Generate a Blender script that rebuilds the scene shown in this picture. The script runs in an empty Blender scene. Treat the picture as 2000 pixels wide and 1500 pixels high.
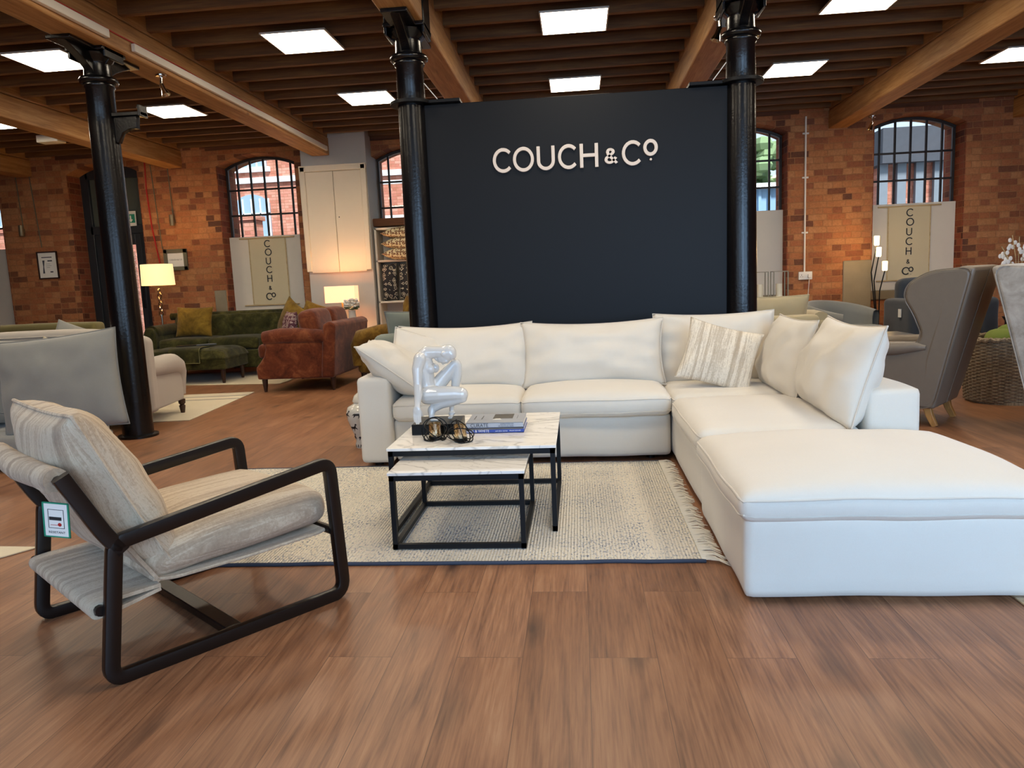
import bpy, bmesh, math, random
from mathutils import Vector, Matrix, Euler, noise
scn = bpy.context.scene
COL = scn.collection
PI = math.pi
def lin(c):
    return c / 12.92 if c <= 0.04045 else ((c + 0.055) / 1.055) ** 2.4
def rgb(h):
    return tuple(lin(int(h[i:i + 2], 16) / 255) for i in (1, 3, 5)) + (1.0,)

# ------------------------------------------------------------------ camera
cam = bpy.data.cameras.new('camera'); co = bpy.data.objects.new('camera', cam); COL.objects.link(co)
F, PITCH, ROLL, YAW = 1451.7, 0.1354, -0.04342, 0.09365
cam.sensor_width = 36; cam.lens = F * 36 / 2000; cam.clip_start = 0.05; cam.clip_end = 200
_f = Vector((-math.sin(YAW) * math.cos(PITCH), math.cos(YAW) * math.cos(PITCH), -math.sin(PITCH)))
_r0 = Vector((math.cos(YAW), math.sin(YAW), 0)); _u0 = _r0.cross(_f)
_r = _r0 * math.cos(ROLL) + _u0 * math.sin(ROLL); _u = _u0 * math.cos(ROLL) - _r0 * math.sin(ROLL)
M = Matrix((_r, _u, -_f)).transposed().to_4x4(); M.translation = (0, 0, 1.2)
co.matrix_world = M
scn.camera = co
# ------------------------------------------------------------------ view, world, daylight
vs = scn.view_settings
vs.view_transform = 'Standard'; vs.look = 'None'; vs.exposure = 0.80; vs.gamma = 1.0; vs.use_curve_mapping = False
scn.cycles.max_bounces = 7; scn.cycles.diffuse_bounces = 4; scn.cycles.glossy_bounces = 3
scn.cycles.transparent_max_bounces = 8; scn.cycles.transmission_bounces = 4
scn.cycles.caustics_reflective = False; scn.cycles.caustics_refractive = False
scn.cycles.sample_clamp_indirect = 6.0
w = bpy.data.worlds.new('sky'); scn.world = w; w.use_nodes = True
bg = w.node_tree.nodes['Background']; bg.inputs[0].default_value = (0.72, 0.86, 1.0, 1); bg.inputs[1].default_value = 0.8
PANEL_E = 15.0                      # ceiling light panels
PANEL_C = (1.0, 0.86, 0.66)
def area(name, loc, aim, sx, sy, power, colour):
    l = bpy.data.lights.new(name, 'AREA'); l.shape = 'RECTANGLE'; l.size = sx; l.size_y = sy; l.energy = power; l.color = colour
    o = bpy.data.objects.new(name, l); COL.objects.link(o); o.location = loc
    o.rotation_euler = Vector(aim).to_track_quat('-Z', 'Y').to_euler(); return o
# daylight through the big shop windows in the wall behind the photographer
for x, pw in ((-5.0, 7), (-1.6, 16), (1.8, 48), (5.2, 52)):
    area('daylight', (x, -1.65, 1.75), (0, 1, -0.5), 2.6, 2.3, pw, (0.38, 0.64, 1.0)).data.spread = math.radians(105)

outside_fill = bpy.data.lights.new('outside_fill', 'SUN'); outside_fill.energy = 5.0; outside_fill.angle = .2; outside_fill.color = (1, .95, .88)  # added lamp to brighten the buildings outside; the day itself is overcast
so_ = bpy.data.objects.new('outside_fill', outside_fill); COL.objects.link(so_); so_.rotation_euler = Vector((-.35, .55, -.75)).to_track_quat('-Z', 'Y').to_euler()
# ceiling light panels of the bays nearer than the view
for y_ in (4.94, 2.76):
    for x_ in (-4.99, -2.48, .036, 2.56, 5.06): area('panel_light', (x_, y_, 3.47), (0, 0.001, -1), .58, .58, 16, PANEL_C)
# ------------------------------------------------------------------ materials
MATS = {}
class N:
    def __init__(s, name):
        s.m = bpy.data.materials.new(name); s.m.use_nodes = True; s.t = s.m.node_tree; s.n = s.t.nodes
        s.b = s.n['Principled BSDF']; s._tc = None
    def add(s, t, **k):
        n = s.n.new(t)
        for a, v in k.items(): setattr(n, a, v)
        return n
    def link(s, a, b): s.t.links.new(a, b)
    def co(s, scale=(1, 1, 1), rot=(0, 0, 0), loc=(0, 0, 0)):
        if s._tc is None: s._tc = s.add('ShaderNodeTexCoord')
        mp = s.add('ShaderNodeMapping'); s.link(s._tc.outputs['Object'], mp.inputs[0])
        mp.inputs['Scale'].default_value = scale; mp.inputs['Rotation'].default_value = rot; mp.inputs['Location'].default_value = loc
        return mp.outputs[0]
    def noise(s, vec, scale=5, detail=3, rough=.55, dist=0):
        n = s.add('ShaderNodeTexNoise'); s.link(vec, n.inputs['Vector'])
        n.inputs['Scale'].default_value = scale; n.inputs['Detail'].default_value = detail
        n.inputs['Roughness'].default_value = rough; n.inputs['Distortion'].default_value = dist
        return n.outputs['Fac']
    def ramp(s, fac, stops, interp='LINEAR'):
        r = s.add('ShaderNodeValToRGB'); s.link(fac, r.inputs[0]); e = r.color_ramp.elements; r.color_ramp.interpolation = interp
        while len(e) < len(stops): e.new(.5)
        for i, (p, c) in enumerate(stops):
            e[i].position = p; e[i].color = rgb(c) if isinstance(c, str) else ((c, c, c, 1) if not isinstance(c, tuple) else c)
        return r.outputs[0]
    def mix(s, fac, a, b, mode='MIX'):
        n = s.add('ShaderNodeMix', data_type='RGBA', blend_type=mode)
        for v, i in ((fac, n.inputs[0]), (a, n.inputs[6]), (b, n.inputs[7])):
            if hasattr(v, 'is_output'): s.link(v, i)
            else: i.default_value = rgb(v) if isinstance(v, str) else v
        return n.outputs[2]
    def math(s, op, a, b=0.0):
        n = s.add('ShaderNodeMath', operation=op)
        for v, i in ((a, n.inputs[0]), (b, n.inputs[1])):
            if hasattr(v, 'is_output'): s.link(v, i)
            else: i.default_value = v
        return n.outputs[0]
    def bump(s, h, strength=.3, dist=.01, prev=None):
        n = s.add('ShaderNodeBump'); s.link(h, n.inputs['Height'])
        n.inputs['Strength'].default_value = strength; n.inputs['Distance'].default_value = dist
        if prev is not None: s.link(prev, n.inputs['Normal'])
        s.link(n.outputs[0], s.b.inputs['Normal']); return n.outputs[0]
    def out(s, col=None, rough=.6, metal=0, spec=None, sheen=0, coat=0):
        if col is not None:
            if hasattr(col, 'is_output'): s.link(col, s.b.inputs['Base Color'])
            else: s.b.inputs['Base Color'].default_value = rgb(col) if isinstance(col, str) else col
        if hasattr(rough, 'is_output'): s.link(rough, s.b.inputs['Roughness'])
        else: s.b.inputs['Roughness'].default_value = rough
        s.b.inputs['Metallic'].default_value = metal
        if spec is not None: s.b.inputs['Specular IOR Level'].default_value = spec
        s.b.inputs['Sheen Weight'].default_value = sheen; s.b.inputs['Coat Weight'].default_value = coat
        return s.m
def plain(name, col, rough=.5, metal=0, bump=0, scale=60, var=0, spec=None, sheen=0, coat=0):
    n = N(name); v = n.co()
    c = col
    if var:
        f = n.noise(v, scale * .12, 4)
        c = n.mix(f, col, tuple(min(1, x * (1 - var)) for x in rgb(col)[:3]) + (1,))
    if bump: n.bump(n.noise(v, scale, 3), bump, .004)
    return n.out(c, rough, metal, spec, sheen, coat)
def fabric(name, col, col2=None, scale=420, rough=.9, sheen=.25, mott=6, bump=.35, crease=0):
    n = N(name); v = n.co()
    a = n.noise(v, mott, 4, .6); b = n.noise(v, scale * .6, 2, .7)
    col2 = col2 or col
    c = n.mix(n.math('ADD', n.math('MULTIPLY', a, .5), n.math('MULTIPLY', b, .5)), col, col2)
    wx = n.add('ShaderNodeTexWave', wave_type='BANDS', bands_direction='X'); wz = n.add('ShaderNodeTexWave', wave_type='BANDS', bands_direction='Z')
    for q in (wx, wz):
        n.link(v, q.inputs['Vector']); q.inputs['Scale'].default_value = scale * .35; q.inputs['Distortion'].default_value = 1.5
    h = n.math('ADD', n.math('MULTIPLY', wx.outputs['Fac'], wz.outputs['Fac']), b)
    p = n.bump(h, bump, .0015)
    if crease: n.bump(n.noise(n.co(), 6, 2, .5), crease, .03, p)
    return n.out(c, rough, sheen=sheen, spec=.2)
def velvet(name, dark, mid, light, sheen=.25):
    n = N(name); v = n.co()
    a = n.noise(v, 5, 5, .65, .8); b = n.noise(v, 40, 2)
    c = n.ramp(n.math('ADD', n.math('MULTIPLY', a, .85), n.math('MULTIPLY', b, .15)), [(.3, dark), (.5, mid), (.72, light)])
    n.bump(b, .2, .002)
    return n.out(c, .8, sheen=sheen, spec=.15)
def stripes(name, axis, base, dark, light, freq=16, fine=120):
    # yarn-dyed stripes running across one local axis
    n = N(name)
    sc = [1.0, 1.0, 1.0]; sc[axis] = freq
    off = [0.6, 0.6, 0.6]; off[axis] = freq
    a = n.noise(n.co(tuple(off)), 1.0, 2, .5)
    s2 = [4.0, 4.0, 4.0]; s2[axis] = fine
    b = n.noise(n.co(tuple(s2)), 1.6, 3, .7)
    c = n.noise(n.co(), 90, 2, .7)
    m = n.math('ADD', n.math('MULTIPLY', a, .62), n.math('ADD', n.math('MULTIPLY', b, .26), n.math('MULTIPLY', c, .12)))
    col = n.ramp(m, [(.38, dark), (.46, base), (.52, light), (.57, base), (.66, dark)])
    n.bump(n.math('ADD', b, n.math('MULTIPLY', c, .6)), .7, .005)
    return n.out(col, .95, sheen=.2, spec=.15)
def wood(name, dark, mid, light, axis=1, rough=.55, scale=1.0, knots=False, bump=.25):
    n = N(name); s = [9 * scale] * 3; s[axis] = .7 * scale
    g = n.noise(n.co(tuple(s)), 2.2, 6, .62, .6)
    f = [60 * scale] * 3; f[axis] = 2.0 * scale
    h = n.noise(n.co(tuple(f)), 1.5, 3, .6)
    c = n.ramp(n.math('ADD', n.math('MULTIPLY', g, .7), n.math('MULTIPLY', h, .3)), [(.3, dark), (.5, mid), (.7, light)])
    if knots:
        s = [2.2] * 3; s[axis] = .9
        vo = n.add('ShaderNodeTexVoronoi'); n.link(n.co(tuple(s)), vo.inputs['Vector']); vo.inputs['Scale'].default_value = 1.6
        k = n.ramp(vo.outputs['Distance'], [(.03, 1.0), (.075, 0.0)])
        c = n.mix(k, c, dark)
    n.bump(h, bump, .003)
    return n.out(c, rough)
def brick(name, ax, roughness=.9, pal=None):
    # ax: which world axis runs along the courses (0 = X, 1 = Y)
    n = N(name); tc = n.add('ShaderNodeTexCoord'); sx = n.add('ShaderNodeSeparateXYZ'); n.link(tc.outputs['Object'], sx.inputs[0])
    cx = n.add('ShaderNodeCombineXYZ'); n.link(sx.outputs[ax], cx.inputs[0]); n.link(sx.outputs[2], cx.inputs[1])
    jit = n.add('ShaderNodeTexNoise'); n.link(tc.outputs['Object'], jit.inputs['Vector']); jit.inputs['Scale'].default_value = 3.2; jit.inputs['Detail'].default_value = 3
    mx = n.add('ShaderNodeMix', data_type='VECTOR'); mx.inputs[0].default_value = .022
    n.link(cx.outputs[0], mx.inputs[4]); n.link(jit.outputs['Color'], mx.inputs[5])
    b = n.add('ShaderNodeTexBrick', offset=.5, offset_frequency=2, squash=.52, squash_frequency=2)
    n.link(mx.outputs[1], b.inputs['Vector'])
    b.inputs['Color1'].default_value = (0, 0, 0, 1); b.inputs['Color2'].default_value = (1, 1, 1, 1); b.inputs['Mortar'].default_value = (.5, .5, .5, 1)
    b.inputs['Scale'].default_value = 1; b.inputs['Mortar Size'].default_value = .006; b.inputs['Mortar Smooth'].default_value = .3
    b.inputs['Bias'].default_value = 0; b.inputs['Brick Width'].default_value = .26; b.inputs['Row Height'].default_value = .09
    pal = pal or [(0, '#5f443a'), (.1, '#8a5842'), (.25, '#ae7250'), (.5, '#be8258'), (.75, '#c69266'), (.92, '#a56c4c'), (1, '#7a5244')]
    c = n.ramp(b.outputs['Color'], pal)
    g = n.noise(tc.outputs['Object'], 2.0, 5, .7); g2 = n.noise(tc.outputs['Object'], 38, 4, .75)
    c = n.mix(n.ramp(g, [(.35, .0), (.7, .55)]), c, '#a0623a', 'MIX')
    c = n.mix(.4, c, n.ramp(g2, [(.3, '#6b4a3a'), (.55, '#d8c3ae'), (.8, '#ffffff')]), 'MULTIPLY')
    c = n.mix(n.math('MULTIPLY', b.outputs['Fac'], .6), c, '#9c7452')
    h = n.math('SUBTRACT', n.math('MULTIPLY', g2, .35), b.outputs['Fac'])
    n.bump(h, .85, .014)
    return n.out(c, roughness, spec=.2)
def glass(name, tint=(.93, .97, 1, 1), ior=1.45):
    # thin pane: reflects by Fresnel, else lets the view through
    n = N(name); n.n.remove(n.b)
    fr = n.add('ShaderNodeFresnel'); fr.inputs[0].default_value = ior
    t = n.add('ShaderNodeBsdfTransparent'); t.inputs[0].default_value = tint
    g = n.add('ShaderNodeBsdfGlossy'); g.inputs['Roughness'].default_value = .02
    mx = n.add('ShaderNodeMixShader'); n.link(fr.outputs[0], mx.inputs[0]); n.link(t.outputs[0], mx.inputs[1]); n.link(g.outputs[0], mx.inputs[2])
    n.link(mx.outputs[0], n.n['Material Output'].inputs[0]); return n.m
def emit(name, col, e):
    n = N(name); n.b.inputs['Base Color'].default_value = (.8, .8, .8, 1)
    n.b.inputs['Emission Color'].default_value = tuple(col[:3]) + (1,); n.b.inputs['Emission Strength'].default_value = e; return n.m
def floor_mat():
    n = N('oak_laminate'); tc = n.add('ShaderNodeTexCoord'); sx = n.add('ShaderNodeSeparateXYZ'); n.link(tc.outputs['Object'], sx.inputs[0])
    cx = n.add('ShaderNodeCombineXYZ'); n.link(sx.outputs[1], cx.inputs[0]); n.link(sx.outputs[0], cx.inputs[1])
    b = n.add('ShaderNodeTexBrick', offset=.37, offset_frequency=2, squash=1, squash_frequency=2); n.link(cx.outputs[0], b.inputs['Vector'])
    b.inputs['Color1'].default_value = (0, 0, 0, 1); b.inputs['Color2'].default_value = (1, 1, 1, 1); b.inputs['Mortar'].default_value = (.5, .5, .5, 1)
    b.inputs['Scale'].default_value = 1; b.inputs['Mortar Size'].default_value = .0012; b.inputs['Mortar Smooth'].default_value = .1
    b.inputs['Brick Width'].default_value = 1.38; b.inputs['Row Height'].default_value = .215; b.inputs['Bias'].default_value = 0
    # each plank shifts the grain so neighbours differ
    sh = n.add('ShaderNodeVectorMath', operation='MULTIPLY_ADD'); n.link(b.outputs['Color'], sh.inputs[0]); sh.inputs[1].default_value = (7, 13, 5); n.link(tc.outputs['Object'], sh.inputs[2])
    def st(s, scale, det, dist=0):
        mp = n.add('ShaderNodeMapping'); n.link(sh.outputs[0], mp.inputs[0]); mp.inputs['Scale'].default_value = s
        return n.noise(mp.outputs[0], scale, det, .6, dist), mp
    g, _ = st((5, .55, 1), 2.2, 5, 1.1); f, _ = st((55, 2.2, 1), 2.0, 3, .2); big, _ = st((1.6, .8, 1), 1.6, 3, .4)
    mv = n.math('ADD', n.math('MULTIPLY', g, .42), n.math('ADD', n.math('MULTIPLY', f, .4), n.math('MULTIPLY', big, .18)))
    c = n.ramp(mv, [(.34, '#62422f'), (.45, '#845b41'), (.54, '#996c4d'), (.68, '#ae8462')])
    tone = n.ramp(b.outputs['Color'], [(0, '#e6dfd8'), (.5, '#f4efea'), (1, '#ffffff')])
    c = n.mix(1.0, c, tone, 'MULTIPLY')
    mp = n.add('ShaderNodeMapping'); n.link(sh.outputs[0], mp.inputs[0]); mp.inputs['Scale'].default_value = (3.2, 1.15, 1)
    vo = n.add('ShaderNodeTexVoronoi'); n.link(mp.outputs[0], vo.inputs['Vector']); vo.inputs['Scale'].default_value = 1.25
    wob = n.noise(mp.outputs[0], 9, 3); dd = n.math('ADD', vo.outputs['Distance'], n.math('MULTIPLY', wob, .09))
    sp = n.add('ShaderNodeSeparateColor'); n.link(vo.outputs['Color'], sp.inputs[0])
    gate = n.math('GREATER_THAN', sp.outputs[0], .2)
    k = n.math('MULTIPLY', n.ramp(dd, [(.08, 1.0), (.13, .6), (.3, 0.0)]), gate)
    c = n.mix(n.math('MULTIPLY', k, .8), c, '#3a2a22')
    c = n.mix(n.math('MULTIPLY', b.outputs['Fac'], .7), c, '#4a3326')
    r = n.math('ADD', n.math('MULTIPLY', f, .18), .3)
    n.bump(n.math('SUBTRACT', f, n.math('MULTIPLY', b.outputs['Fac'], 2.0)), .12, .002)
    return n.out(c, r, spec=.42)
def marble():
    n = N('marble_top'); v = n.co()
    a = n.noise(n.co((1, 1.8, 1)), 1.3, 5, .5, 1.6); b = n.noise(n.co((1, 2, 1), loc=(3, 1, 0)), 2.0, 4, .5, 1.2)
    k = n.ramp(a, [(.47, 0.0), (.5, .8), (.53, 0.0)]); k2 = n.ramp(b, [(.487, 0.0), (.5, .5), (.513, 0.0)])
    c = n.mix(k, '#efe9df', '#b9b3aa'); c = n.mix(k2, c, '#a39a8c')
    return n.out(c, .1, spec=.6)
def rug_mat():
    n = N('woven_rug'); v = n.co()
    row = n.add('ShaderNodeTexWave', wave_type='BANDS', bands_direction='X'); n.link(v, row.inputs['Vector']); row.inputs['Scale'].default_value = 22; row.inputs['Distortion'].default_value = .6
    fl = n.noise(n.co((75, 30, 1)), 1.4, 2, .6); dens = n.noise(v, 2.4, 3, .6); sx = n.noise(n.co((9, .5, 1)), 1.0, 2)
    t = n.math('ADD', fl, n.math('ADD', n.math('MULTIPLY', dens, .28), n.math('MULTIPLY', sx, .16)))
    c = n.ramp(t, [(.40, '#ece3d0'), (.74, '#e4dccb'), (.84, '#b4b6b6'), (.93, '#56657c')])
    c = n.mix(n.math('MULTIPLY', n.noise(v, 160, 2), .35), c, '#b5ab9c')
    n.bump(n.math('ADD', row.outputs['Fac'], fl), .8, .006)
    return n.out(c, .95, spec=.1)
MAT = dict(
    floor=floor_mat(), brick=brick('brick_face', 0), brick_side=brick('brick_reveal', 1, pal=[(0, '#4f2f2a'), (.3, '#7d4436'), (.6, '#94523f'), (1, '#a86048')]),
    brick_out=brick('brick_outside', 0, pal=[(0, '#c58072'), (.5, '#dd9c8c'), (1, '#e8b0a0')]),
    beam=wood('pine_beam', '#82572f', '#a87945', '#c39a66', 1, .6, 1.0, True), joist=wood('pine_joist', '#4d3015', '#6e4722', '#86602f', 0, .7, 1.0),
    deck=wood('ceiling_boards', '#2c1c10', '#43301a', '#543c22', 0, .8, 1.0),
    lintel=wood('old_lintel', '#3e2312', '#5b351c', '#6e4424', 0, .8),
    iron=plain('black_iron_paint', '#0b0b0d', .24, bump=.3, scale=45, spec=.4), ironbar=plain('window_iron', '#1d1613', .55, bump=.3),
    panelwall=plain('navy_black_board', '#0e1014', .5, var=.15, scale=14, spec=.22), white_board=plain('white_board', '#d3cbbd', .75, bump=.05, var=.06),
    cream_paint=plain('cream_gloss_paint', '#ddd2bd', .45, var=.05), grey_paint=plain('grey_plaster', '#b9b6b0', .7, bump=.08, var=.08),
    plaster=plain('bare_plaster', '#97876c', .9, bump=.6, scale=20, var=.35), stone=plain('grey_stone', '#968a74', .9, bump=.6, scale=25, var=.4),
    sofa=fabric('white_linen', '#ded7ca', '#d2c9ba', 520, mott=3, bump=.25, crease=.07), sofa_pipe=fabric('white_linen_seam', '#d0c7b8', None, 520),
    dark_wood=plain('dark_wood', '#140d0a', .34, bump=.1, scale=30, var=.2), leg_wood=plain('walnut_leg', '#3a2113', .4, var=.3), oak_leg=wood('oak_leg', '#7a4e22', '#a3723a', '#b98a4c', 2, .5, 2.0),
    chair_fab=stripes('taupe_boucle', 1, '#b9a58c', '#a08c76', '#d2c2a9', 13, 150), pillow_fab=stripes('striped_pillow', 0, '#c3b6a2', '#b0a18c', '#e4dac8', 17, 60),
    steel=plain('black_steel', '#090a0d', .5, spec=.25), marble=marble(), rug=rug_mat(), fringe=plain('cream_cotton', '#d9cfbb', .95), rug_edge=plain('navy_binding', '#3b4250', .95, bump=.4),
    porcelain=plain('white_porcelain', '#d3d0ca', .07, spec=.6, coat=.3), gloss_black=plain('gloss_black', '#030303', .3, spec=.18), wire=plain('black_wire', '#080808', .45, spec=.2),
    amber=None, paper=plain('paper', '#e9e6de', .8), ink=plain('ink', '#1b1c20', .6), book_grey=plain('grey_cover', '#a7aab0', .45), book_blue=plain('blue_cover', '#2b4596', .4), photo_grey=plain('cover_photo', '#6b655c', .5, var=.5, scale=90),
    letter=plain('letter_white', '#d8cdc2', .5), canvas=fabric('banner_canvas', '#cdc1a4', '#c2b595', 300, bump=.2, sheen=0), pole=wood('banner_pole', '#9c8357', '#bca478', '#cbb68c', 0, .6),
    grey_fab=fabric('grey_weave', '#93918a', '#7e7d76', 380), grey_pipe=plain('grey_piping', '#777671', .8), cream_fab=fabric('oat_linen', '#b9afa2', '#aaa093', 380),
    green=velvet('green_velvet', '#16170b', '#333214', '#58532a', .12), green_pipe=plain('pale_green', '#6f6d44', .8), mustard=velvet('mustard_velvet', '#4c390f', '#73591b', '#927428', .15), gold=velvet('gold_velvet', '#523a10', '#7a5a1c', '#9c7a30', .15),
    rust=velvet('rust_velvet', '#3c1709', '#652f17', '#8c5230', .2), leather=plain('taupe_leather', '#716557', .42, bump=.12, scale=160, var=.12, spec=.45), velvet_grey=velvet('greige_velvet', '#7d7569', '#9e968a', '#b9b1a5'),
    navy=fabric('navy_weave', '#3a4047', '#30353c', 380), tub=fabric('pale_grey_weave', '#838179', '#74726b', 420), sand=fabric('sand_linen', '#c0b18f', '#b1a27f', 380),
    olive=fabric('olive_weave', '#7a7144', '#6a6139', 420), sage=fabric('sage_grey', '#8a9187', '#7a8178', 380),
    chrome=plain('chrome', '#c9c4bb', .12, 1), brass=plain('brass', '#b0904e', .3, 1), white_plastic=plain('white_plastic', '#e3ddd2', .4), frost=plain('frame_mount', '#e8e4da', .5),
    frame_brown=plain('brown_frame', '#2a1710', .4), frame_grey=plain('weathered_frame', '#6f6a54', .7, var=.3), door_paint=plain('charcoal_paint', '#23262a', .45), door_panel=plain('grey_green_panel', '#4c5049', .3),
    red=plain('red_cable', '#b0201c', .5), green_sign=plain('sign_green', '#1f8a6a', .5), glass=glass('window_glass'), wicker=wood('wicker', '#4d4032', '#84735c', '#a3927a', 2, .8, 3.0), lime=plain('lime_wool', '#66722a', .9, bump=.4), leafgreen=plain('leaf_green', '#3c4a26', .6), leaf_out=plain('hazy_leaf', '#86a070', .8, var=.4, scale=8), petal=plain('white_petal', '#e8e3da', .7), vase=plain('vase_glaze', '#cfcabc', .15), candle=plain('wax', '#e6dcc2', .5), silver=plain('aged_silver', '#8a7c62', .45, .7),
    shade=None, blind=plain('blind_slat', '#c4ccd4', .5), slate=plain('slate', '#4a4d55', .8, var=.3), out_white=plain('white_joinery', '#e6ebef', .6), out_pane=plain('far_pane', '#8fa6b8', .15), out_blue=plain('blue_sheet', '#8fb2cf', .5, var=.1), out_grey=plain('grey_sheet', '#7c858e', .6, var=.2), asphalt=plain('yard', '#8a8a88', .9, var=.2),
)
def shade_mat(name, col, e):
    n = N(name); v = n.co((1, 1, 1)); f = n.noise(v, 300, 2)
    n.b.inputs['Emission Color'].default_value = rgb(col); n.b.inputs['Emission Strength'].default_value = e
    n.bump(f, .1, .001); return n.out(col, .9)
MAT['shade_warm'] = shade_mat('lit_drum_shade', '#f3d79c', .62)
MAT['shade_peach'] = shade_mat('lit_rect_shade', '#f7c496', .7)
def amber_glass():
    n = N('amber_glass'); n.n.remove(n.b)
    t = n.add('ShaderNodeBsdfTransparent'); t.inputs[0].default_value = (.97, .9, .76, 1)
    g = n.add('ShaderNodeBsdfGlossy'); g.inputs['Roughness'].default_value = .06; g.inputs['Color'].default_value = (.95, .82, .6, 1)
    mx = n.add('ShaderNodeMixShader'); mx.inputs[0].default_value = .3; n.link(t.outputs[0], mx.inputs[1]); n.link(g.outputs[0], mx.inputs[2])
    n.link(mx.outputs[0], n.n['Material Output'].inputs[0]); return n.m
MAT['amber'] = amber_glass()
MAT['bulb'] = emit('lit_glass_bulb', rgb('#ffdf9a'), 3.2)
MAT['panel'] = emit('led_diffuser', PANEL_C, PANEL_E)
# ------------------------------------------------------------------ mesh helpers
class MB:
    def __init__(s): s.v = []; s.f = []
    def add(s, v, f):
        o = len(s.v); s.v += [tuple(p) for p in v]; s.f += [tuple(i + o for i in q) for q in f]; return s
    def box(s, x0, x1, y0, y1, z0, z1):
        v = [(x, y, z) for z in (z0, z1) for y in (y0, y1) for x in (x0, x1)]
        return s.add(v, [(0, 2, 3, 1), (4, 5, 7, 6), (0, 1, 5, 4), (2, 6, 7, 3), (0, 4, 6, 2), (1, 3, 7, 5)])
    def obox(s, a, b, wx, wy, up=(0, 0, 1)):
        # bar of section wx x wy from a to b
        return s.sweep([a, b], [(-wx / 2, -wy / 2), (wx / 2, -wy / 2), (wx / 2, wy / 2), (-wx / 2, wy / 2)], up=up)
    def sweep(s, path, prof, closed=False, up=(0, 0, 1), radii=None, cap=True, twist=None):
        # profile (x along side, y along up-ish) carried along the path
        P = [Vector(p) for p in path]; n = len(P); m = len(prof); vs = []; U = Vector(up)
        for i in range(n):
            if closed: t = (P[(i + 1) % n] - P[i - 1])
            else: t = P[min(i + 1, n - 1)] - P[max(i - 1, 0)]
            t.normalize(); u = U - t * U.dot(t)
            if u.length < 1e-4: u = Vector((1, 0, 0)) - t * t.x
            u.normalize(); sd = t.cross(u); k = 1.0
            if radii is not None: k = radii[i]
            elif 0 < i < n - 1 or closed:
                a = (P[i] - P[i - 1]).normalized(); b = (P[(i + 1) % n] - P[i]).normalized()
                k = 1.0
            for (px, py) in prof: vs.append(P[i] + sd * px * k + u * py * k)
        fs = []
        for i in range(n if closed else n - 1):
            j = (i + 1) % n
            for q in range(m):
                r = (q + 1) % m; fs.append((i * m + q, i * m + r, j * m + r, j * m + q))
        if not closed and cap: fs += [tuple(range(m))[::-1], tuple(range((n - 1) * m, n * m))]
        return s.add(vs, fs)
    def tube(s, path, r, n=8, closed=False, up=None):
        if up is None:
            up = (0.13, 0.21, 0.97)
            if not closed:
                ds = [(Vector(b) - Vector(a)) for a, b in zip(path, path[1:])]; ds = [d.normalized() for d in ds if d.length > 1e-7]
                up = min(((1, 0, 0), (0, 1, 0), (0, 0, 1)), key=lambda ax: max(abs(d.dot(Vector(ax))) for d in ds))
        rad = r if isinstance(r, (list, tuple)) else [r] * len(path)
        return s.sweep(path, [(math.cos(2 * PI * k / n), math.sin(2 * PI * k / n)) for k in range(n)], closed, up, rad)
    def lathe(s, prof, c=(0, 0, 0), n=24):
        vs = []; fs = []; m = len(prof)
        for k in range(n):
            a = 2 * PI * k / n
            vs += [(c[0] + r * math.cos(a), c[1] + r * math.sin(a), c[2] + z) for r, z in prof]
        for k in range(n):
            j = (k + 1) % n
            for q in range(m - 1): fs.append((k * m + q, j * m + q, j * m + q + 1, k * m + q + 1))
        if prof[0][0] > 1e-5: fs.append(tuple(k * m for k in range(n))[::-1])
        if prof[-1][0] > 1e-5: fs.append(tuple(k * m + m - 1 for k in range(n)))
        return s.add(vs, fs)
    def prism(s, poly, d0, d1, plane='xz'):
        # polygon in a plane, extruded along the third axis from d0 to d1
        mp = {'xz': lambda a, b, d: (a, d, b), 'xy': lambda a, b, d: (a, b, d), 'yz': lambda a, b, d: (d, a, b)}[plane]
        n = len(poly); vs = [mp(a, b, d0) for a, b in poly] + [mp(a, b, d1) for a, b in poly]
        fs = [(i, (i + 1) % n, n + (i + 1) % n, n + i) for i in range(n)] + [tuple(range(n))[::-1], tuple(range(n, 2 * n))]
        return s.add(vs, fs)
    def grid(s, nu, nv, fn, wrapu=False):
        vs = [fn(i / (nu if wrapu else nu - 1), j / (nv - 1)) for i in range(nu) for j in range(nv)]
        fs = [(i * nv + j, ((i + 1) % nu) * nv + j, ((i + 1) % nu) * nv + j + 1, i * nv + j + 1) for i in range(nu if wrapu else nu - 1) for j in range(nv - 1)]
        return s.add(vs, fs)
    def sphere(s, c, r, n=12, m=8, sc=(1, 1, 1)):
        return s.lathe([(max(1e-6, r * math.sin(PI * k / m)), -r * math.cos(PI * k / m)) for k in range(m + 1)], (0, 0, 0), n) if False else s._sph(c, r, n, m, sc)
    def _sph(s, c, r, n, m, sc):
        vs = [(c[0] + r * sc[0] * math.sin(PI * j / m) * math.cos(2 * PI * i / n), c[1] + r * sc[1] * math.sin(PI * j / m) * math.sin(2 * PI * i / n), c[2] - r * sc[2] * math.cos(PI * j / m)) for i in range(n) for j in range(m + 1)]
        fs = [(i * (m + 1) + j, ((i + 1) % n) * (m + 1) + j, ((i + 1) % n) * (m + 1) + j + 1, i * (m + 1) + j + 1) for i in range(n) for j in range(m)]
        return s.add(vs, fs)
    def xf(s, mat, start=0):
        s.v = s.v[:start] + [tuple(mat @ Vector(p)) for p in s.v[start:]]; return s
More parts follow.
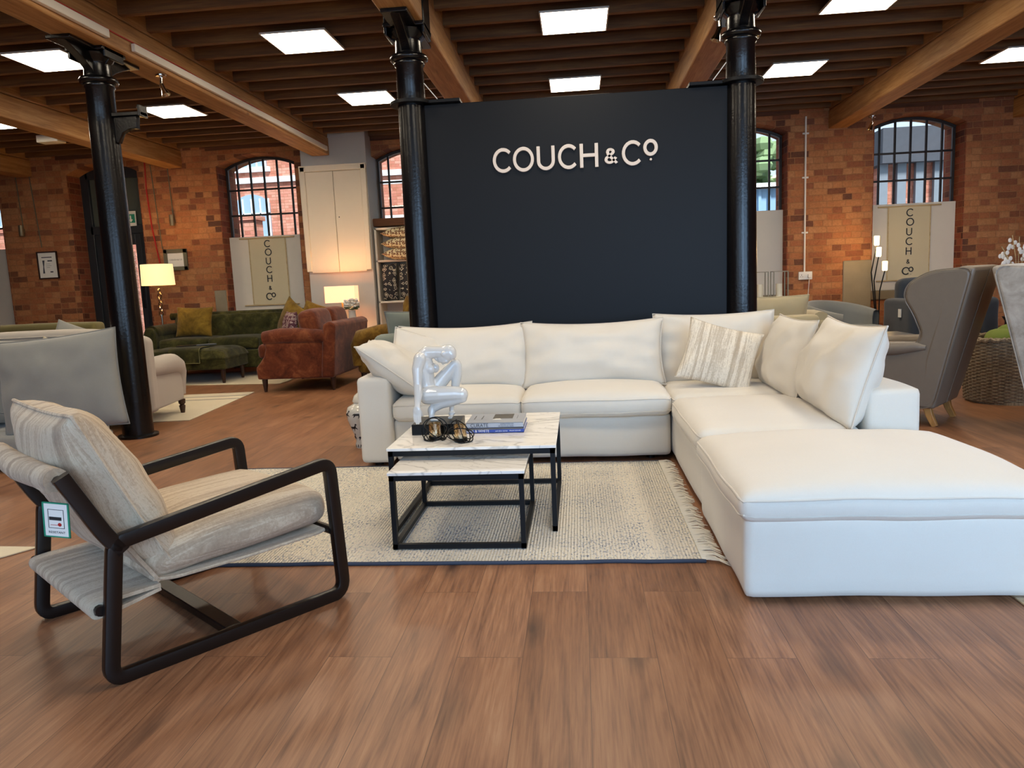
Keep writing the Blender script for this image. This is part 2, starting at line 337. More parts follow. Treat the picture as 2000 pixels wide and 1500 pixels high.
def obj(name, mb, mat, parent=None, smooth=False, bevel=0, seg=2, sub=0, angle=40):
    me = bpy.data.meshes.new(name); me.from_pydata(mb.v, [], mb.f); me.validate()
    bm = bmesh.new(); bm.from_mesh(me); bmesh.ops.remove_doubles(bm, verts=bm.verts, dist=1e-5)
    bmesh.ops.recalc_face_normals(bm, faces=bm.faces); bm.to_mesh(me); bm.free()
    o = bpy.data.objects.new(name, me); COL.objects.link(o)
    me.materials.append(MAT[mat] if isinstance(mat, str) else mat)
    if parent is not None: o.parent = parent
    if bevel:
        b = o.modifiers.new('bevel', 'BEVEL'); b.width = bevel; b.segments = seg; b.limit_method = 'ANGLE'; b.angle_limit = math.radians(35)
    if sub:
        q = o.modifiers.new('sub', 'SUBSURF'); q.levels = sub; q.render_levels = sub
    if smooth or sub:
        for p in me.polygons: p.use_smooth = True
        if not sub:
            try: me.set_sharp_from_angle(angle=math.radians(angle))
            except Exception: pass
    elif bevel:
        for p in me.polygons: p.use_smooth = True
        try: me.set_sharp_from_angle(angle=math.radians(50))
        except Exception: pass
    return o
def tag(o, label, cat, group=None, kind=None):
    o['label'] = label; o['category'] = cat
    if group: o['group'] = group
    if kind: o['kind'] = kind
    return o
def thing(name, label, cat, loc=(0, 0, 0), rz=0, group=None):
    o = bpy.data.objects.new(name, None); COL.objects.link(o); o.empty_display_size = .1
    o.location = loc; o.rotation_euler = (0, 0, rz); return tag(o, label, cat, group)
def struct(name, mb, mat, parent=None, **k):
    o = obj(name, mb, mat, parent, **k)
    if parent is None: o['kind'] = 'structure'
    return o
def sempty(name):
    o = bpy.data.objects.new(name, None); COL.objects.link(o); o['kind'] = 'structure'; return o
def dup(root, loc, rz, label=None, group=None):
    r = root.copy(); COL.objects.link(r); r.location = loc; r.rotation_euler = (0, 0, rz)
    if label: r['label'] = label
    if group: r['group'] = group
    for ch in list(root.children):
        c = ch.copy(); COL.objects.link(c); c.parent = r
        for g in list(ch.children):
            d = g.copy(); COL.objects.link(d); d.parent = c
    return r
def nz(x, y, z, s=1.0): return noise.noise(Vector((x * s, y * s, z * s)))
# ------------------------------------------------------------------ soft shapes
def cushion_mb(w, h, t, seed=0, pinch=.07, fat=.55, crease=.012, n=26, sag=0):
    # knife-edged cushion standing in the XZ plane, base at z = 0, thickness along Y; ears at the corners
    mb = MB()
    def edge(u, v):
        x = w / 2 * u * (1 - pinch * (1 - v * v)); z = h / 2 * v * (1 - pinch * (1 - u * u))
        z -= sag * (1 - u * u) * (v + 1) / 2
        return x, z + h / 2
    def fn(side):
        def g(a, b):
            u = math.sin((a - .5) * PI) * .35 + (a * 2 - 1) * .65; v = math.sin((b - .5) * PI) * .35 + (b * 2 - 1) * .65
            x, z = edge(u, v)
            k = max(0.0, (1 - abs(u) ** 2.4) * (1 - abs(v) ** 2.4)) ** fat
            low = 1 + .12 * -v
            wr = crease * (nz(u * 2.3 + seed, v * 2.3, side * 3 + seed) + .6 * nz(u * 5 + seed, v * 3.1, side + seed)) * min(1, k * 2.2)
            return (x, side * (t / 2 * k * low + wr), z)
        return g
    mb.grid(n, n, fn(1)); mb.grid(n, n, fn(-1)); return mb, edge
def cushion(name, w, h, t, mat, parent=None, seed=0, pipe=None, pr=.006, **k):
    mb, edge = cushion_mb(w, h, t, seed, **k); o = obj(name, mb, mat, parent, smooth=True, angle=120)
    if pipe:
        pts = []
        for q in range(4):
            for i in range(16):
                s = -1 + 2 * i / 16
                u, v = ((s, -1), (1, s), (-s, 1), (-1, -s))[q]; x, z = edge(u, v); pts.append((x, 0, z))
        obj('piping', MB().tube(pts, pr, 6, True, up=(0, 1, 0)), pipe, o, smooth=True)
    return o
def block_mb(w, d, h, r=.05, crown=.02, bulge=.01, seed=0, wr=.006, n=12, droop=0):
    # upholstered block, base centre at the origin
    mb = MB(); hx, hy, hz = w / 2, d / 2, h / 2; r = min(r, hx, hy, hz)
    def pt(p):
        x, y, z = p
        q = Vector((max(-hx + r, min(hx - r, x)), max(-hy + r, min(hy - r, y)), max(-hz + r, min(hz - r, z))))
        dlt = Vector(p) - q
        if dlt.length > 1e-7: q = q + dlt.normalized() * r
        u, v, t = q.x / hx, q.y / hy, q.z / hz
        c = max(0, (1 - u * u)) * max(0, (1 - v * v))
        q.z += crown * (c ** .6) * max(0, t)
        s = bulge * (1 - t * t); q.x += math.copysign(s, u) * abs(u) ** 3 * (1 - v * v) ; q.y += math.copysign(s, v) * abs(v) ** 3 * (1 - u * u)
        if droop: q.z -= droop * max(abs(u), abs(v)) ** 6 * max(0, t)
        q += Vector((nz(q.x * 3 + seed, q.y * 3, q.z * 4), nz(q.x * 3, q.y * 3 + seed, q.z * 4 + 9), nz(q.x * 3.3, q.y * 3.3, q.z * 3 + seed))) * wr
        return (q.x, q.y, q.z + hz)
    def lv(k, m, half):
        # denser near the edges
        a = -1 + 2 * k / (m - 1); return half * (a * .55 + math.sin(a * PI / 2) * .45)
    nx = max(8, int(n * w / .6)); ny = max(8, int(n * d / .6)); nzc = max(8, int(n * h / .5))
    for sgn in (-1, 1):
        mb.grid(nx, ny, lambda a, b: pt((lv(a * (nx - 1), nx, hx), lv(b * (ny - 1), ny, hy), sgn * hz)))
        mb.grid(nx, nzc, lambda a, b: pt((lv(a * (nx - 1), nx, hx), sgn * hy, lv(b * (nzc - 1), nzc, hz))))
        mb.grid(ny, nzc, lambda a, b: pt((sgn * hx, lv(a * (ny - 1), ny, hy), lv(b * (nzc - 1), nzc, hz))))
    return mb, pt
def block(name, x0, x1, y0, y1, z0, z1, mat, parent=None, seam=None, **k):
    mb, pt = block_mb(x1 - x0, y1 - y0, z1 - z0, **k)
    mb.xf(Matrix.Translation(((x0 + x1) / 2, (y0 + y1) / 2, z0))); o = obj(name, mb, mat, parent, smooth=True, angle=80)
    if seam:
        s = MB(); hx, hy, hz = (x1 - x0) / 2, (y1 - y0) / 2, (z1 - z0) / 2
        for t in (.62, -.55):
            pts = []; m = 22
            for q in range(4):
                for i in range(m):
                    a = -1 + 2 * i / m; u, v = ((a, -1), (1, a), (-a, 1), (-1, -a))[q]
                    p = pt((u * hx, v * hy, t * hz)); pts.append((p[0] + (x0 + x1) / 2, p[1] + (y0 + y1) / 2, p[2] + z0))
            s.tube(pts, .0045, 6, True)
        obj('seam', s, seam, o, smooth=True)
    return o
def place(o, loc, rot):
    o.location = loc; o.rotation_euler = rot; return o
def rrect(w, h, r, n=3):
    out = []
    for cx, cy, a0 in ((w / 2 - r, h / 2 - r, 0), (-w / 2 + r, h / 2 - r, 90), (-w / 2 + r, -h / 2 + r, 180), (w / 2 - r, -h / 2 + r, 270)):
        for k in range(n + 1):
            a = math.radians(a0 + 90 * k / n); out.append((cx + r * math.cos(a), cy + r * math.sin(a)))
    return out
def fillet(pts, r, n=5, closed=False):
    P = [Vector(p) for p in pts]; m = len(P); out = []
    for i in range(m):
        if not closed and i in (0, m - 1): out.append(P[i]); continue
        a, b, c = P[i - 1], P[i], P[(i + 1) % m]; ri = r[i] if isinstance(r, (list, tuple)) else r
        d1 = (a - b); d2 = (c - b); l = min(ri, d1.length * .49, d2.length * .49)
        p, q = b + d1.normalized() * l, b + d2.normalized() * l
        for k in range(n + 1):
            t = k / n; out.append(p * (1 - t) ** 2 + b * 2 * t * (1 - t) + q * t * t)
    return out
# ------------------------------------------------------------------ lettering drawn as strokes (cap height 1)
def arc(cx, cy, rx, ry, a0, a1, n=20):
    return [(cx + rx * math.cos(math.radians(a0 + (a1 - a0) * k / n)), cy + ry * math.sin(math.radians(a0 + (a1 - a0) * k / n))) for k in range(n + 1)]
def strokes(ch):
    if ch == 'C': return [arc(.47, .5, .43, .44, 42, 318)], .84
    if ch == 'O': return [arc(.48, .5, .43, .44, 0, 360, 32)], .96
    if ch == 'U': return [[(.07, 1)] + arc(.39, .38, .32, .325, 180, 360, 14) + [(.71, 1)]], .78
    if ch == 'H': return [[(.07, 0), (.07, 1)], [(.7, 0), (.7, 1)], [(.125, .51), (.645, .51)]], .77
    if ch == '&': return [[(.60, .02), (.2, .50)] + arc(.3, .67, .135, .135, 215, -35, 12)[1:] + [(.2, .4)] + arc(.26, .235, .175, .175, 130, 320, 14) + [(.56, .36)]], .62
    if ch == 'o': return [arc(.28, .68, .25, .27, 0, 360, 24)], .56
    if ch == '.': return ['dot'], .2
def letter_mb(ch, size, th, depth, x, z, y):
    mb = MB(); st, adv = strokes(ch); e = th * size / 2
    if ch == '.':
        n = 14; mb.prism([(x + size * .28 + e * .62 * 1.1 * math.cos(2 * PI * k / n), z + size * .2 + e * .68 * math.sin(2 * PI * k / n)) for k in range(n)], y - depth, y); return mb, adv
    for s in st:
        closed = s[0] == s[-1] or (abs(s[0][0] - s[-1][0]) < 1e-6 and abs(s[0][1] - s[-1][1]) < 1e-6)
        pts = [(x + a * size, y - depth / 2, z + b * size) for a, b in (s[:-1] if closed else s)]
        mb.sweep(pts, [(-e, -depth / 2), (e, -depth / 2), (e, depth / 2), (-e, depth / 2)], closed, up=(0, 1, 0))
    return mb, adv
def text(name, s, size, mat, parent, loc, rot=(PI / 2, 0, 0), align='LEFT', ext=.0004, sx=1.0):
    c = bpy.data.curves.new(name, 'FONT'); c.body = s; c.size = size; c.extrude = ext; c.align_x = align; c.align_y = 'CENTER'
    o = bpy.data.objects.new(name, c); COL.objects.link(o); c.resolution_u = 3
    bpy.context.view_layer.update(); me = bpy.data.meshes.new_from_object(o.evaluated_get(bpy.context.evaluated_depsgraph_get())); bpy.data.objects.remove(o); bpy.data.curves.remove(c)
    me.materials.clear(); me.materials.append(MAT[mat]); o = bpy.data.objects.new(name, me); COL.objects.link(o)
    o.parent = parent; o.location = loc; o.rotation_euler = rot; o.scale = (sx, 1, 1); return o
# ================================================================== the setting
YF, YW = 11.65, 11.97           # pier faces and window plane of the far wall
XL, XR, YB = -11.5, 8.2, -1.8
struct('floor', MB().box(XL, XR, YB, 12.3, -.1, 0), 'floor')
struct('ceiling', MB().box(XL, XR, YB, 12.3, 3.78, 3.88), 'deck')
for i in range(34):
    y = 7.03 + (i - 20) * .415
    if y > 11.6 or y < YB: continue
    struct('ceiling_joist', MB().box(XL, XR, y - .03, y + .03, 3.52, 3.78), 'joist')
for x in (-8.88, -6.33, -3.83, -1.27, 1.30, 3.85, 6.4):
    m = MB().box(x - .135, x + .135, YB, YF + .1, 3.23, 3.49).box(x - .128, x + .128, YB, YF + .1, 3.495, 3.78)
    struct('ceiling_beam', m, 'beam', bevel=.012, seg=2)
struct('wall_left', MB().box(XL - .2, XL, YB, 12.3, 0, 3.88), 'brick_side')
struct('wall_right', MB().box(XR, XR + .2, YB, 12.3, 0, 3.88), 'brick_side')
# wall behind the photographer, with its shop windows
m = MB(); e = [XL, -6.4, -3.6, -3.0, -.2, .4, 3.2, 3.8, 6.6, XR]
for k in range(0, len(e), 2): m.box(e[k], e[k + 1], YB - .2, YB, 0, 3.88)
m.box(XL, XR, YB - .2, YB, 0, .5); m.box(XL, XR, YB - .2, YB, 3.0, 3.88); struct('wall_front', m, 'brick')
# far wall: piers, arches, reveals
def arch(x0, x1, zs, rise, n=14):
    c = (x0 + x1) / 2; h = (x1 - x0) / 2; R = (h * h + rise * rise) / (2 * rise)
    return [(x0 + (x1 - x0) * k / n, zs + rise - R + math.sqrt(max(0, R * R - (x0 + (x1 - x0) * k / n - c) ** 2))) for k in range(n + 1)]
WIN = [(-10.645, -9.36), (-5.645, -4.355), (-3.145, -1.855), (-.645, .645), (1.855, 3.145), (4.355, 5.645)]
DOOR = (-8.16, -6.95)
ops = sorted(WIN + [DOOR]); m = MB(); xs = [XL] + [v for o in ops for v in o] + [XR]
for k in range(0, len(xs), 2): m.prism([(xs[k], 0), (xs[k + 1], 0), (xs[k + 1], 3.78), (xs[k], 3.78)], YF, 12.3)
for (a, b) in ops:
    ar = arch(a, b, 3.22, .16); m.prism([(a, 3.78), (b, 3.78)] + ar[::-1], YF, 12.3)
struct('wall_back', m, 'brick')
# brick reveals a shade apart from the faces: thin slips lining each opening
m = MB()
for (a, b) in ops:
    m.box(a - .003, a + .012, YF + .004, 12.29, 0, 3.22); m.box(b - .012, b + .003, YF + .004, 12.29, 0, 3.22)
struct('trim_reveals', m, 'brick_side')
for i, (a, b) in enumerate(WIN):
    # boarded lower part, sill stone and brick apron
    if (a, b) != (-3.145, -1.855): struct('trim_%d' % (i + 1), MB().box(a + .012, b - .012, YW - .1, YW - .03, .84, 2.12), 'white_board', bevel=.004)
    struct('trim_%d' % (i + 11), MB().box(a + .012, b - .012, YW - .13, YW + .1, .70, .84), 'plaster', bevel=.015)
    struct('trim_%d' % (i + 21), MB().box(a + .012, b - .012, YW - .1, YW + .1, 0, .70), 'brick')
    wn = sempty('window_%d' % (i + 1)); fr = MB(); z0 = 2.1
    ar = arch(a + .012, b - .012, 3.2, .16)
    fr.sweep([(x, YW, z) for x, z in ar], [(-.022, -.03), (.022, -.03), (.022, .03), (-.022, .03)], up=(0, 1, 0))
    for x in (a + .03, b - .03): fr.box(x - .02, x + .02, YW - .025, YW + .025, z0, 3.21)
    W = (b - a); nb = 5
    for k in range(1, nb + 1):
        x = a + W * (k / (nb + .75) - .02); top = [z for (xx, z) in ar if xx <= x][-1]
        fr.box(x - .014, x + .014, YW - .02, YW + .02, z0, top)
    for z in (2.47, 2.87): fr.box(a + .03, b - .03, YW - .018, YW + .018, z - .014, z + .014)
    obj('window_frame', fr, 'ironbar', wn, bevel=.006)
    obj('pane', MB().prism([(a + .02, z0), (b - .02, z0)] + ar[::-1], YW - .003, YW + .003), 'glass', wn)
# a small steel lintel timber over each opening, seen dark under the joists
for (a, b) in ops: struct('trim_lintel', MB().box(a - .15, b + .15, YF - .012, YF + .02, 3.46, 3.56), 'lintel', bevel=.01)
# door with overlight
dr = sempty('door_1'); a, b = DOOR; YD = 12.02
f = MB(); f.box(a + .012, a + .15, YD - .06, YD + .06, 0, 3.36).box(b - .05, b - .012, YD - .06, YD + .06, 0, 3.36).box(a + .1, b - .03, YD - .06, YD + .06, 2.28, 2.42).box(a + .1, b - .03, YD - .06, YD + .06, 3.18, 3.36)
obj('door_frame', f, 'door_paint', dr, bevel=.008)
obj('overlight_panel', MB().box(a + .15, b - .05, YD - .01, YD + .01, 2.42, 3.18), 'door_panel', dr)
lf = MB(); lf.box(a + .15, a + .29, YD - .035, YD + .02, 0, 2.28).box(-7.31, -7.22, YD - .035, YD + .02, 0, 2.28).box(a + .29, -7.31, YD - .035, YD + .02, 2.1, 2.28).box(a + .29, -7.31, YD - .035, YD + .02, 0, .35)
dl = obj('door_leaf', lf, 'door_paint', dr, bevel=.006)
obj('door_pane', MB().box(a + .29, -7.31, YD - .004, YD + .004, .35, 2.1), 'glass', dr)
obj('side_leaf', MB().box(-7.215, b - .05, YD - .035, YD + .02, 0, 2.28), 'door_paint', dr, bevel=.006)
obj('handle', MB().tube(fillet([(-7.25, YD - .04, 1.05), (-7.25, YD - .09, 1.05), (-7.25, YD - .09, 1.42), (-7.25, YD - .04, 1.42)], .03, 4), .011, 8), 'steel', dl, smooth=True)
obj('bolt', MB().tube([(-7.1, YD - .05, 2.02), (-7.1, YD - .05, 2.24)], .012, 8), 'brass', dr, smooth=True)
bl = MB()
for k in range(58): bl.box(a + .3, -7.33, YD - .06, YD - .045, .4 + k * .0275, .412 + k * .0275)
bd = obj('slatted_blind', bl, 'blind', dr)
# plastered chimney-like box pier with built-in cupboard
YX = 11.35
struct('wall_pier', MB().box(-4.15, -3.13, YX, 12.0, 0, 3.78), 'grey_paint', bevel=.006)
cb = thing('cupboard', 'tall cream two door cupboard built against the plastered pier', 'cupboard', (-3.655, YX, 1.475))
cf = MB().box(-.51, -.43, -.05, 0, .02, 1.6).box(.43, .51, -.05, 0, .02, 1.6).box(-.51, .51, -.05, 0, 1.52, 1.6)
obj('frame', cf, 'cream_paint', cb, bevel=.01)
for s in (-1, 1):
    d = obj('door', MB().box(min(s * .43, s * .004), max(s * .43, s * .004), -.028, 0, 0, 1.515), 'cream_paint', cb, bevel=.003)
    if s > 0: obj('keyhole', MB().lathe([(.001, 0), (.009, 0), (.009, .006), (.001, .006)], n=10).xf(Matrix.Translation((.055, -.028, .83)) @ Matrix.Rotation(PI / 2, 4, 'X')), 'dark_wood', d)
# navy display wall between the columns
struct('wall_display', MB().box(-1.23, 1.235, 6.09, 6.21, 0, 2.63), 'panelwall', bevel=.004)
# ================================================================== cast-iron columns
def column(x, label, bracket=False, strap=None):
    t = thing('iron_column', label, 'column', (x, 6.12, 0), 0, 'cast iron columns'); t['kind'] = 'thing'
    sh = MB().lathe([(.165, 0), (.165, .02), (.128, .03), (.125, .5), (.112, 2.62), (.108, 2.93), (.118, 2.94), (.122, 2.955), (.118, 2.965), (.145, 2.975), (.152, 2.995), (.14, 3.015), (.108, 3.025), (.105, 3.05), (.102, 3.12), (.106, 3.14), (.125, 3.15), (.13, 3.165), (.145, 3.175), (.155, 3.195), (.14, 3.215), (.13, 3.22)], n=40)
    obj('shaft', sh, 'iron', t, smooth=True, angle=60)
    cap = MB().box(-.1, .1, -.46, .46, 3.2, 3.229).box(-.16, .16, -.16, .16, 3.2, 3.229)
    for s in (-1, 1):     # scrolled brackets along the beam
        pts = [(.09, 3.02)] + [(.1 + .33 * (k / 8) ** 1.3, 3.03 + .17 * (k / 8) ** .9) for k in range(9)] + [(.46, 3.21), (.05, 3.21)]
        cap.prism([(s * a, b) for a, b in pts], -.035, .035, 'yz')
        cap.prism([(s * a, b) for a, b in [(.08, 3.1), (.12, 3.14), (.16, 3.2), (.08, 3.2)]], -.035, .035, 'xz')
    obj('capital', cap, 'iron', t, bevel=.008)
    obj('cheek_plate', MB().box(.136, .16, -.13, .13, 3.15, 3.77), 'iron', t, bevel=.006)
    obj('cheek_plate', MB().box(-.16, -.136, -.13, .13, 3.15, 3.77), 'iron', t, bevel=.006)
    if bracket:
        b = MB().box(.105, .36, -.05, .05, 2.70, 2.73).prism([(.1, 2.5), (.13, 2.49), (.17, 2.57), (.24, 2.6), (.3, 2.6), (.31, 2.7), (.1, 2.7)], -.025, .025).box(.34, .36, -.06, .06, 2.69, 2.78)
        obj('side_bracket', b, 'iron', t, bevel=.004)
    if strap:
        s = strap
        obj('wall_clamp', MB().lathe([(.117, 2.635), (.17, 2.635), (.17, 2.662), (.117, 2.662)], n=32).box(min(s * .05, s * .4), max(s * .05, s * .4), -.075, .075, 2.635, 2.66), 'steel', t, bevel=.003)
        obj('angle_brace', MB().obox((s * .12, -.05, 2.79), (s * .22, -.05, 2.665), .02, .006), 'white_plastic', t)
    return t
column(-3.9, 'black iron column with a small side bracket, in front of the cream sofa', True)
column(-1.284, 'black iron column at the left edge of the navy display wall', False, 1)
column(1.293, 'black iron column at the right edge of the navy display wall', False, -1)
# ================================================================== ceiling light panels
pn = thing('ceiling_light', '', 'ceiling light', (0, 0, 3.503), 0, 'square ceiling light panels')
fr = MB(); h = .3025
fr.box(-h, h, -h, -h + .012, 0, .016).box(-h, h, h - .012, h, 0, .016).box(-h, -h + .012, -h, h, 0, .016).box(h - .012, h, -h, h, 0, .016).box(-h, h, -h, h, .011, .016)
obj('frame', fr, 'white_plastic', pn); obj('diffuser', MB().box(-h + .012, h - .012, -h + .012, h - .012, .002, .0105), 'panel', pn)
cols = {-7.5: 'far left bay', -4.99: 'bay left of the white trunking beam', -2.48: 'bay between the left and middle columns', .036: 'bay above the navy display wall', 2.56: 'bay right of the navy display wall', 5.06: 'bay at the far right'}
rows = {7.12: 'nearer', 9.3: 'farther'}
first = True
for y in rows:
    for x in cols:
        lab = '%s square ceiling light panel in the %s' % (rows[y], cols[x]); g = 'square ceiling light panels'
        if (x, y) in ((-7.5, 7.12), (5.06, 7.12)): continue
        if first: pn.location = (x, y, 3.503); pn['label'] = lab; pn['group'] = g; first = False
        else: dup(pn, (x, y, 3.503), 0, lab, g)
# white cable trunking and red cable along the left beam
tag(obj('cable_trunking', MB().box(-3.694, -3.655, .6, 5.95, 3.27, 3.335).box(-3.694, -3.66, 6.3, 11.2, 3.27, 3.335), 'white_plastic', bevel=.004), 'long white cable trunking fixed to the side of the left ceiling beam', 'trunking')
tag(obj('cable', MB().tube([(-3.688, .6 + k * .5, 3.352 + .006 * math.sin(k * 2.1)) for k in range(22)], .006, 6), 'red', smooth=True), 'thin red cable running above the white trunking on the beam', 'cable')
# spotlights
def spot(loc, label, s):
    t = thing('spotlight', label, 'spotlight', loc, 0, 'small chrome spotlights')
    obj('mount', MB().lathe([(.001, -.02), (.045, -.018), (.05, -.004), (.05, 0), (.001, 0)], n=20), 'chrome', t, smooth=True)
    obj('stem', MB().tube([(0, 0, -.015), (.004 * s, 0, -.09)], .012, 8), 'chrome', t, smooth=True)
    hd = MB().lathe([(.012, 0), (.022, -.01), (.024, -.06), (.042, -.11), (.036, -.108), (.001, -.07)], n=18)
    hd.xf(Matrix.Translation((0, -.01, -.08)) @ Matrix.Rotation(.35 * s, 4, 'Y')); obj('lamp_head', hd, 'chrome', t, smooth=True)
spot((-3.76, 6.85, 3.23), 'small chrome spotlight under the left beam beside the iron column', -1)
spot((1.19, 6.4, 3.23), 'small chrome spotlight under the beam beside the right display column', 1)
spot((4.05, 10.9, 3.23), 'small chrome spotlight under the right beam close to the far wall', 1)
# lettering on the display wall
sg = thing('wall_sign', 'raised off-white lettering high on the navy display wall', 'sign', (0, 6.09, 2.07))
k = .000904; W0 = -.646
for ch, u0, u1, z, sz in (('C', 272, 432, 0, .188), ('O', 450, 635, 0, .188), ('U', 660, 818, .003, .183), ('C', 845, 1005, 0, .188), ('H', 1035, 1195, .003, .183), ('&', 1248, 1364, .022, .135), ('C', 1398, 1560, 0, .188), ('o', 1582, 1707, 0, .188), ('.', 1582, 1707, 0, .188)):
    mb, adv = letter_mb(ch, 1, .135 if ch != 'o' else .115, .0, 0, 0, 0)
    xs_ = [p[0] for p in mb.v]; wx = max(xs_) - min(xs_)
    mb, adv = letter_mb(ch, sz, .145, .022, 0, 0, -.004)
    xs_ = [p[0] for p in mb.v]; a, b = min(xs_), max(xs_)
    if ch == '.': sc = 1; off = W0 + (1645 - 272) * k - (a + b) / 2
    else: sc = (u1 - u0) * k / (b - a); off = W0 + (u0 - 272) * k - a * sc
    mb.v = [(p[0] * sc + off, p[1], p[2] + z) for p in mb.v]
    obj('letter', mb, 'letter', sg, bevel=.0015, seg=1)
# ================================================================== woven rug
rg = thing('area_rug', 'cream woven rug flecked with navy under the nested coffee tables', 'rug', (0, 0, 0))
rm = MB()
RX0, RX1, RY0, RY1 = -2.3, .5, 3.05, 4.79
def rugz(x, y): return .012 + .002 * nz(x, y, 0, 2.2)
rm.grid(90, 60, lambda a, b: (RX0 + (RX1 - RX0) * a + .006 * nz(b * 14, 1, 0), RY0 + (RY1 - RY0) * b + .009 * nz(a * 11, 5, 0), rugz(RX0 + (RX1 - RX0) * a, RY0 + (RY1 - RY0) * b)))
rm.box(RX0 + .01, RX1 - .01, RY0 + .012, RY1 - .012, 0, .009); obj('pile', rm, 'rug', rg, smooth=True)
for yy in (RY0, RY1):
    ed = MB(); ed.tube([(RX0 + (RX1 - RX0) * k / 60, yy + .009 * nz(k / 60 * 11, 5, 0), .008) for k in range(61)], .008, 6)
    obj('binding', ed, 'rug_edge', rg, smooth=True)
random.seed(5); fg = MB()
for i in range(230):
    y = RY0 + (RY1 - RY0) * (i + random.random()) / 230; L = .055 + .03 * random.random(); dy = random.uniform(-.03, .02)
    if i < 14: dy -= .05; L += .02
    fg.tube([(RX1 - .015, y, .012), (RX1 + L * .5, y + dy * .4, .012 + random.random() * .008), (RX1 + L, y + dy, .004)], [.0035, .003, .002], 4)
fo = obj('fringe', fg, 'fringe', rg, smooth=True); fo['kind'] = 'stuff'
# ================================================================== nested coffee tables
def coffee(label, x0, x1, y0, y1, h, s, drop):
    t = thing('coffee_table', label, 'coffee table', ((x0 + x1) / 2, (y0 + y1) / 2, .0), 0, 'nested coffee tables')
    W, D = (x1 - x0) / 2, (y1 - y0) / 2; top = .014; z0 = .014
    obj('table_top', MB().box(-W - .006, W + .006, -D - .006, D + .006, h - top, h), 'marble', t, bevel=.0015, seg=1)
    rail = MB()
    for sy in (-1, 1): rail.box(-W, W, sy * D - (s if sy > 0 else 0), sy * D + (0 if sy > 0 else s), h - top - s * 1.15, h - top)
    for sx in (-1, 1): rail.box(sx * W - (s if sx > 0 else 0), sx * W + (0 if sx > 0 else s), -D, D, h - top - s * 1.15, h - top)
    obj('top_rail', rail, 'steel', t)
    for sx in (-1, 1):
        for sy in (-1, 1):
            obj('leg', MB().box(min(sx * W, sx * (W - s)), max(sx * W, sx * (W - s)), min(sy * D, sy * (D - s)), max(sy * D, sy * (D - s)), z0, h - top), 'steel', t)
        obj('side_rail', MB().box(min(sx * W, sx * (W - s)), max(sx * W, sx * (W - s)), -D, D, z0 + .003, z0 + s + .003), 'steel', t)
    for sy in drop: obj('floor_rail', MB().box(-W, W, sy * D - (s if sy > 0 else 0), sy * D + (0 if sy > 0 else s), z0 + .003, z0 + s + .003), 'steel', t)
    return t
coffee('tall coffee table with white marble top and black steel frame, holding the sculpture', -.935, -.133, 3.425, 4.30, .437, .023, (1,))
coffee('low coffee table with marble top, nested under the taller one', -.878, -.268, 3.2, 3.875, .375, .022, (-1, 1))
ZT = .4375
# books
def book(label, x0, x1, y0, y1, z0, z1, cover, spine_parts, rz=0):
    cx, cy = (x0 + x1) / 2, (y0 + y1) / 2; t = thing('book', label, 'book', (cx, cy, z0), rz, 'books on the coffee table'); W, D, Hh = (x1 - x0) / 2, (y1 - y0) / 2, z1 - z0
    m = MB().box(-W, W, -D, D, 0, .003).box(-W, W, -D, D, Hh - .003, Hh).box(-W, W, -D, -D + .003, 0, Hh); obj('cover', m, cover, t, bevel=.0008, seg=1)
    obj('pages', MB().box(-W + .004, W - .004, -D + .003, D - .004, .003, Hh - .003), 'paper', t)
    for s, sz, mt, x, z, sx in spine_parts: text('lettering', s, sz, mt, t, (x, -D - .0004, z), (PI / 2, 0, 0), 'LEFT', .0002, sx)
    return t
bt = book('blue book with white spine lettering, lower of the two on the table', -.605, -.30, 3.735, 4.0, ZT, ZT + .026, 'book_blue', [('BLUE & WHITE', .0215, 'paper', -.148, .011, .86), ('and other stories', .0095, 'paper', .005, .0095, .95), ('WILLIAM YEOWARD', .0075, 'paper', .078, .010, .85)])
obj('cover_photo', MB().box(-.15, .15, -.1333, -.1326, .018, .0255), 'photo_grey', bt)
bt = book('grey book with a photo on its cover, on top of the blue book', -.60, -.303, 3.737, 4.0, ZT + .0265, ZT + .0535, 'book_grey', [('CURATE', .026, 'ink', -.125, .013, .95), ('INSPIRATION FOR', .0095, 'ink', .03, .018, .9), ('AN INDIVIDUAL HOME', .0095, 'ink', .02, .0075, .8)])
obj('cover_photo', MB().box(-.02, .085, -.02, .11, .0271, .0276), 'photo_grey', bt)
for x0 in (-.12, -.117, -.08, -.077, .108): obj('cover_print', MB().box(x0, x0 + .0015, -.03, .07, .0271, .0275), 'ink', bt)
obj('cover_picture', MB().prism([(-.02, -.05), (.03, -.05), (.02, -.02), (-.005, -.02)], .0271, .0275, 'xy'), 'paper', bt)
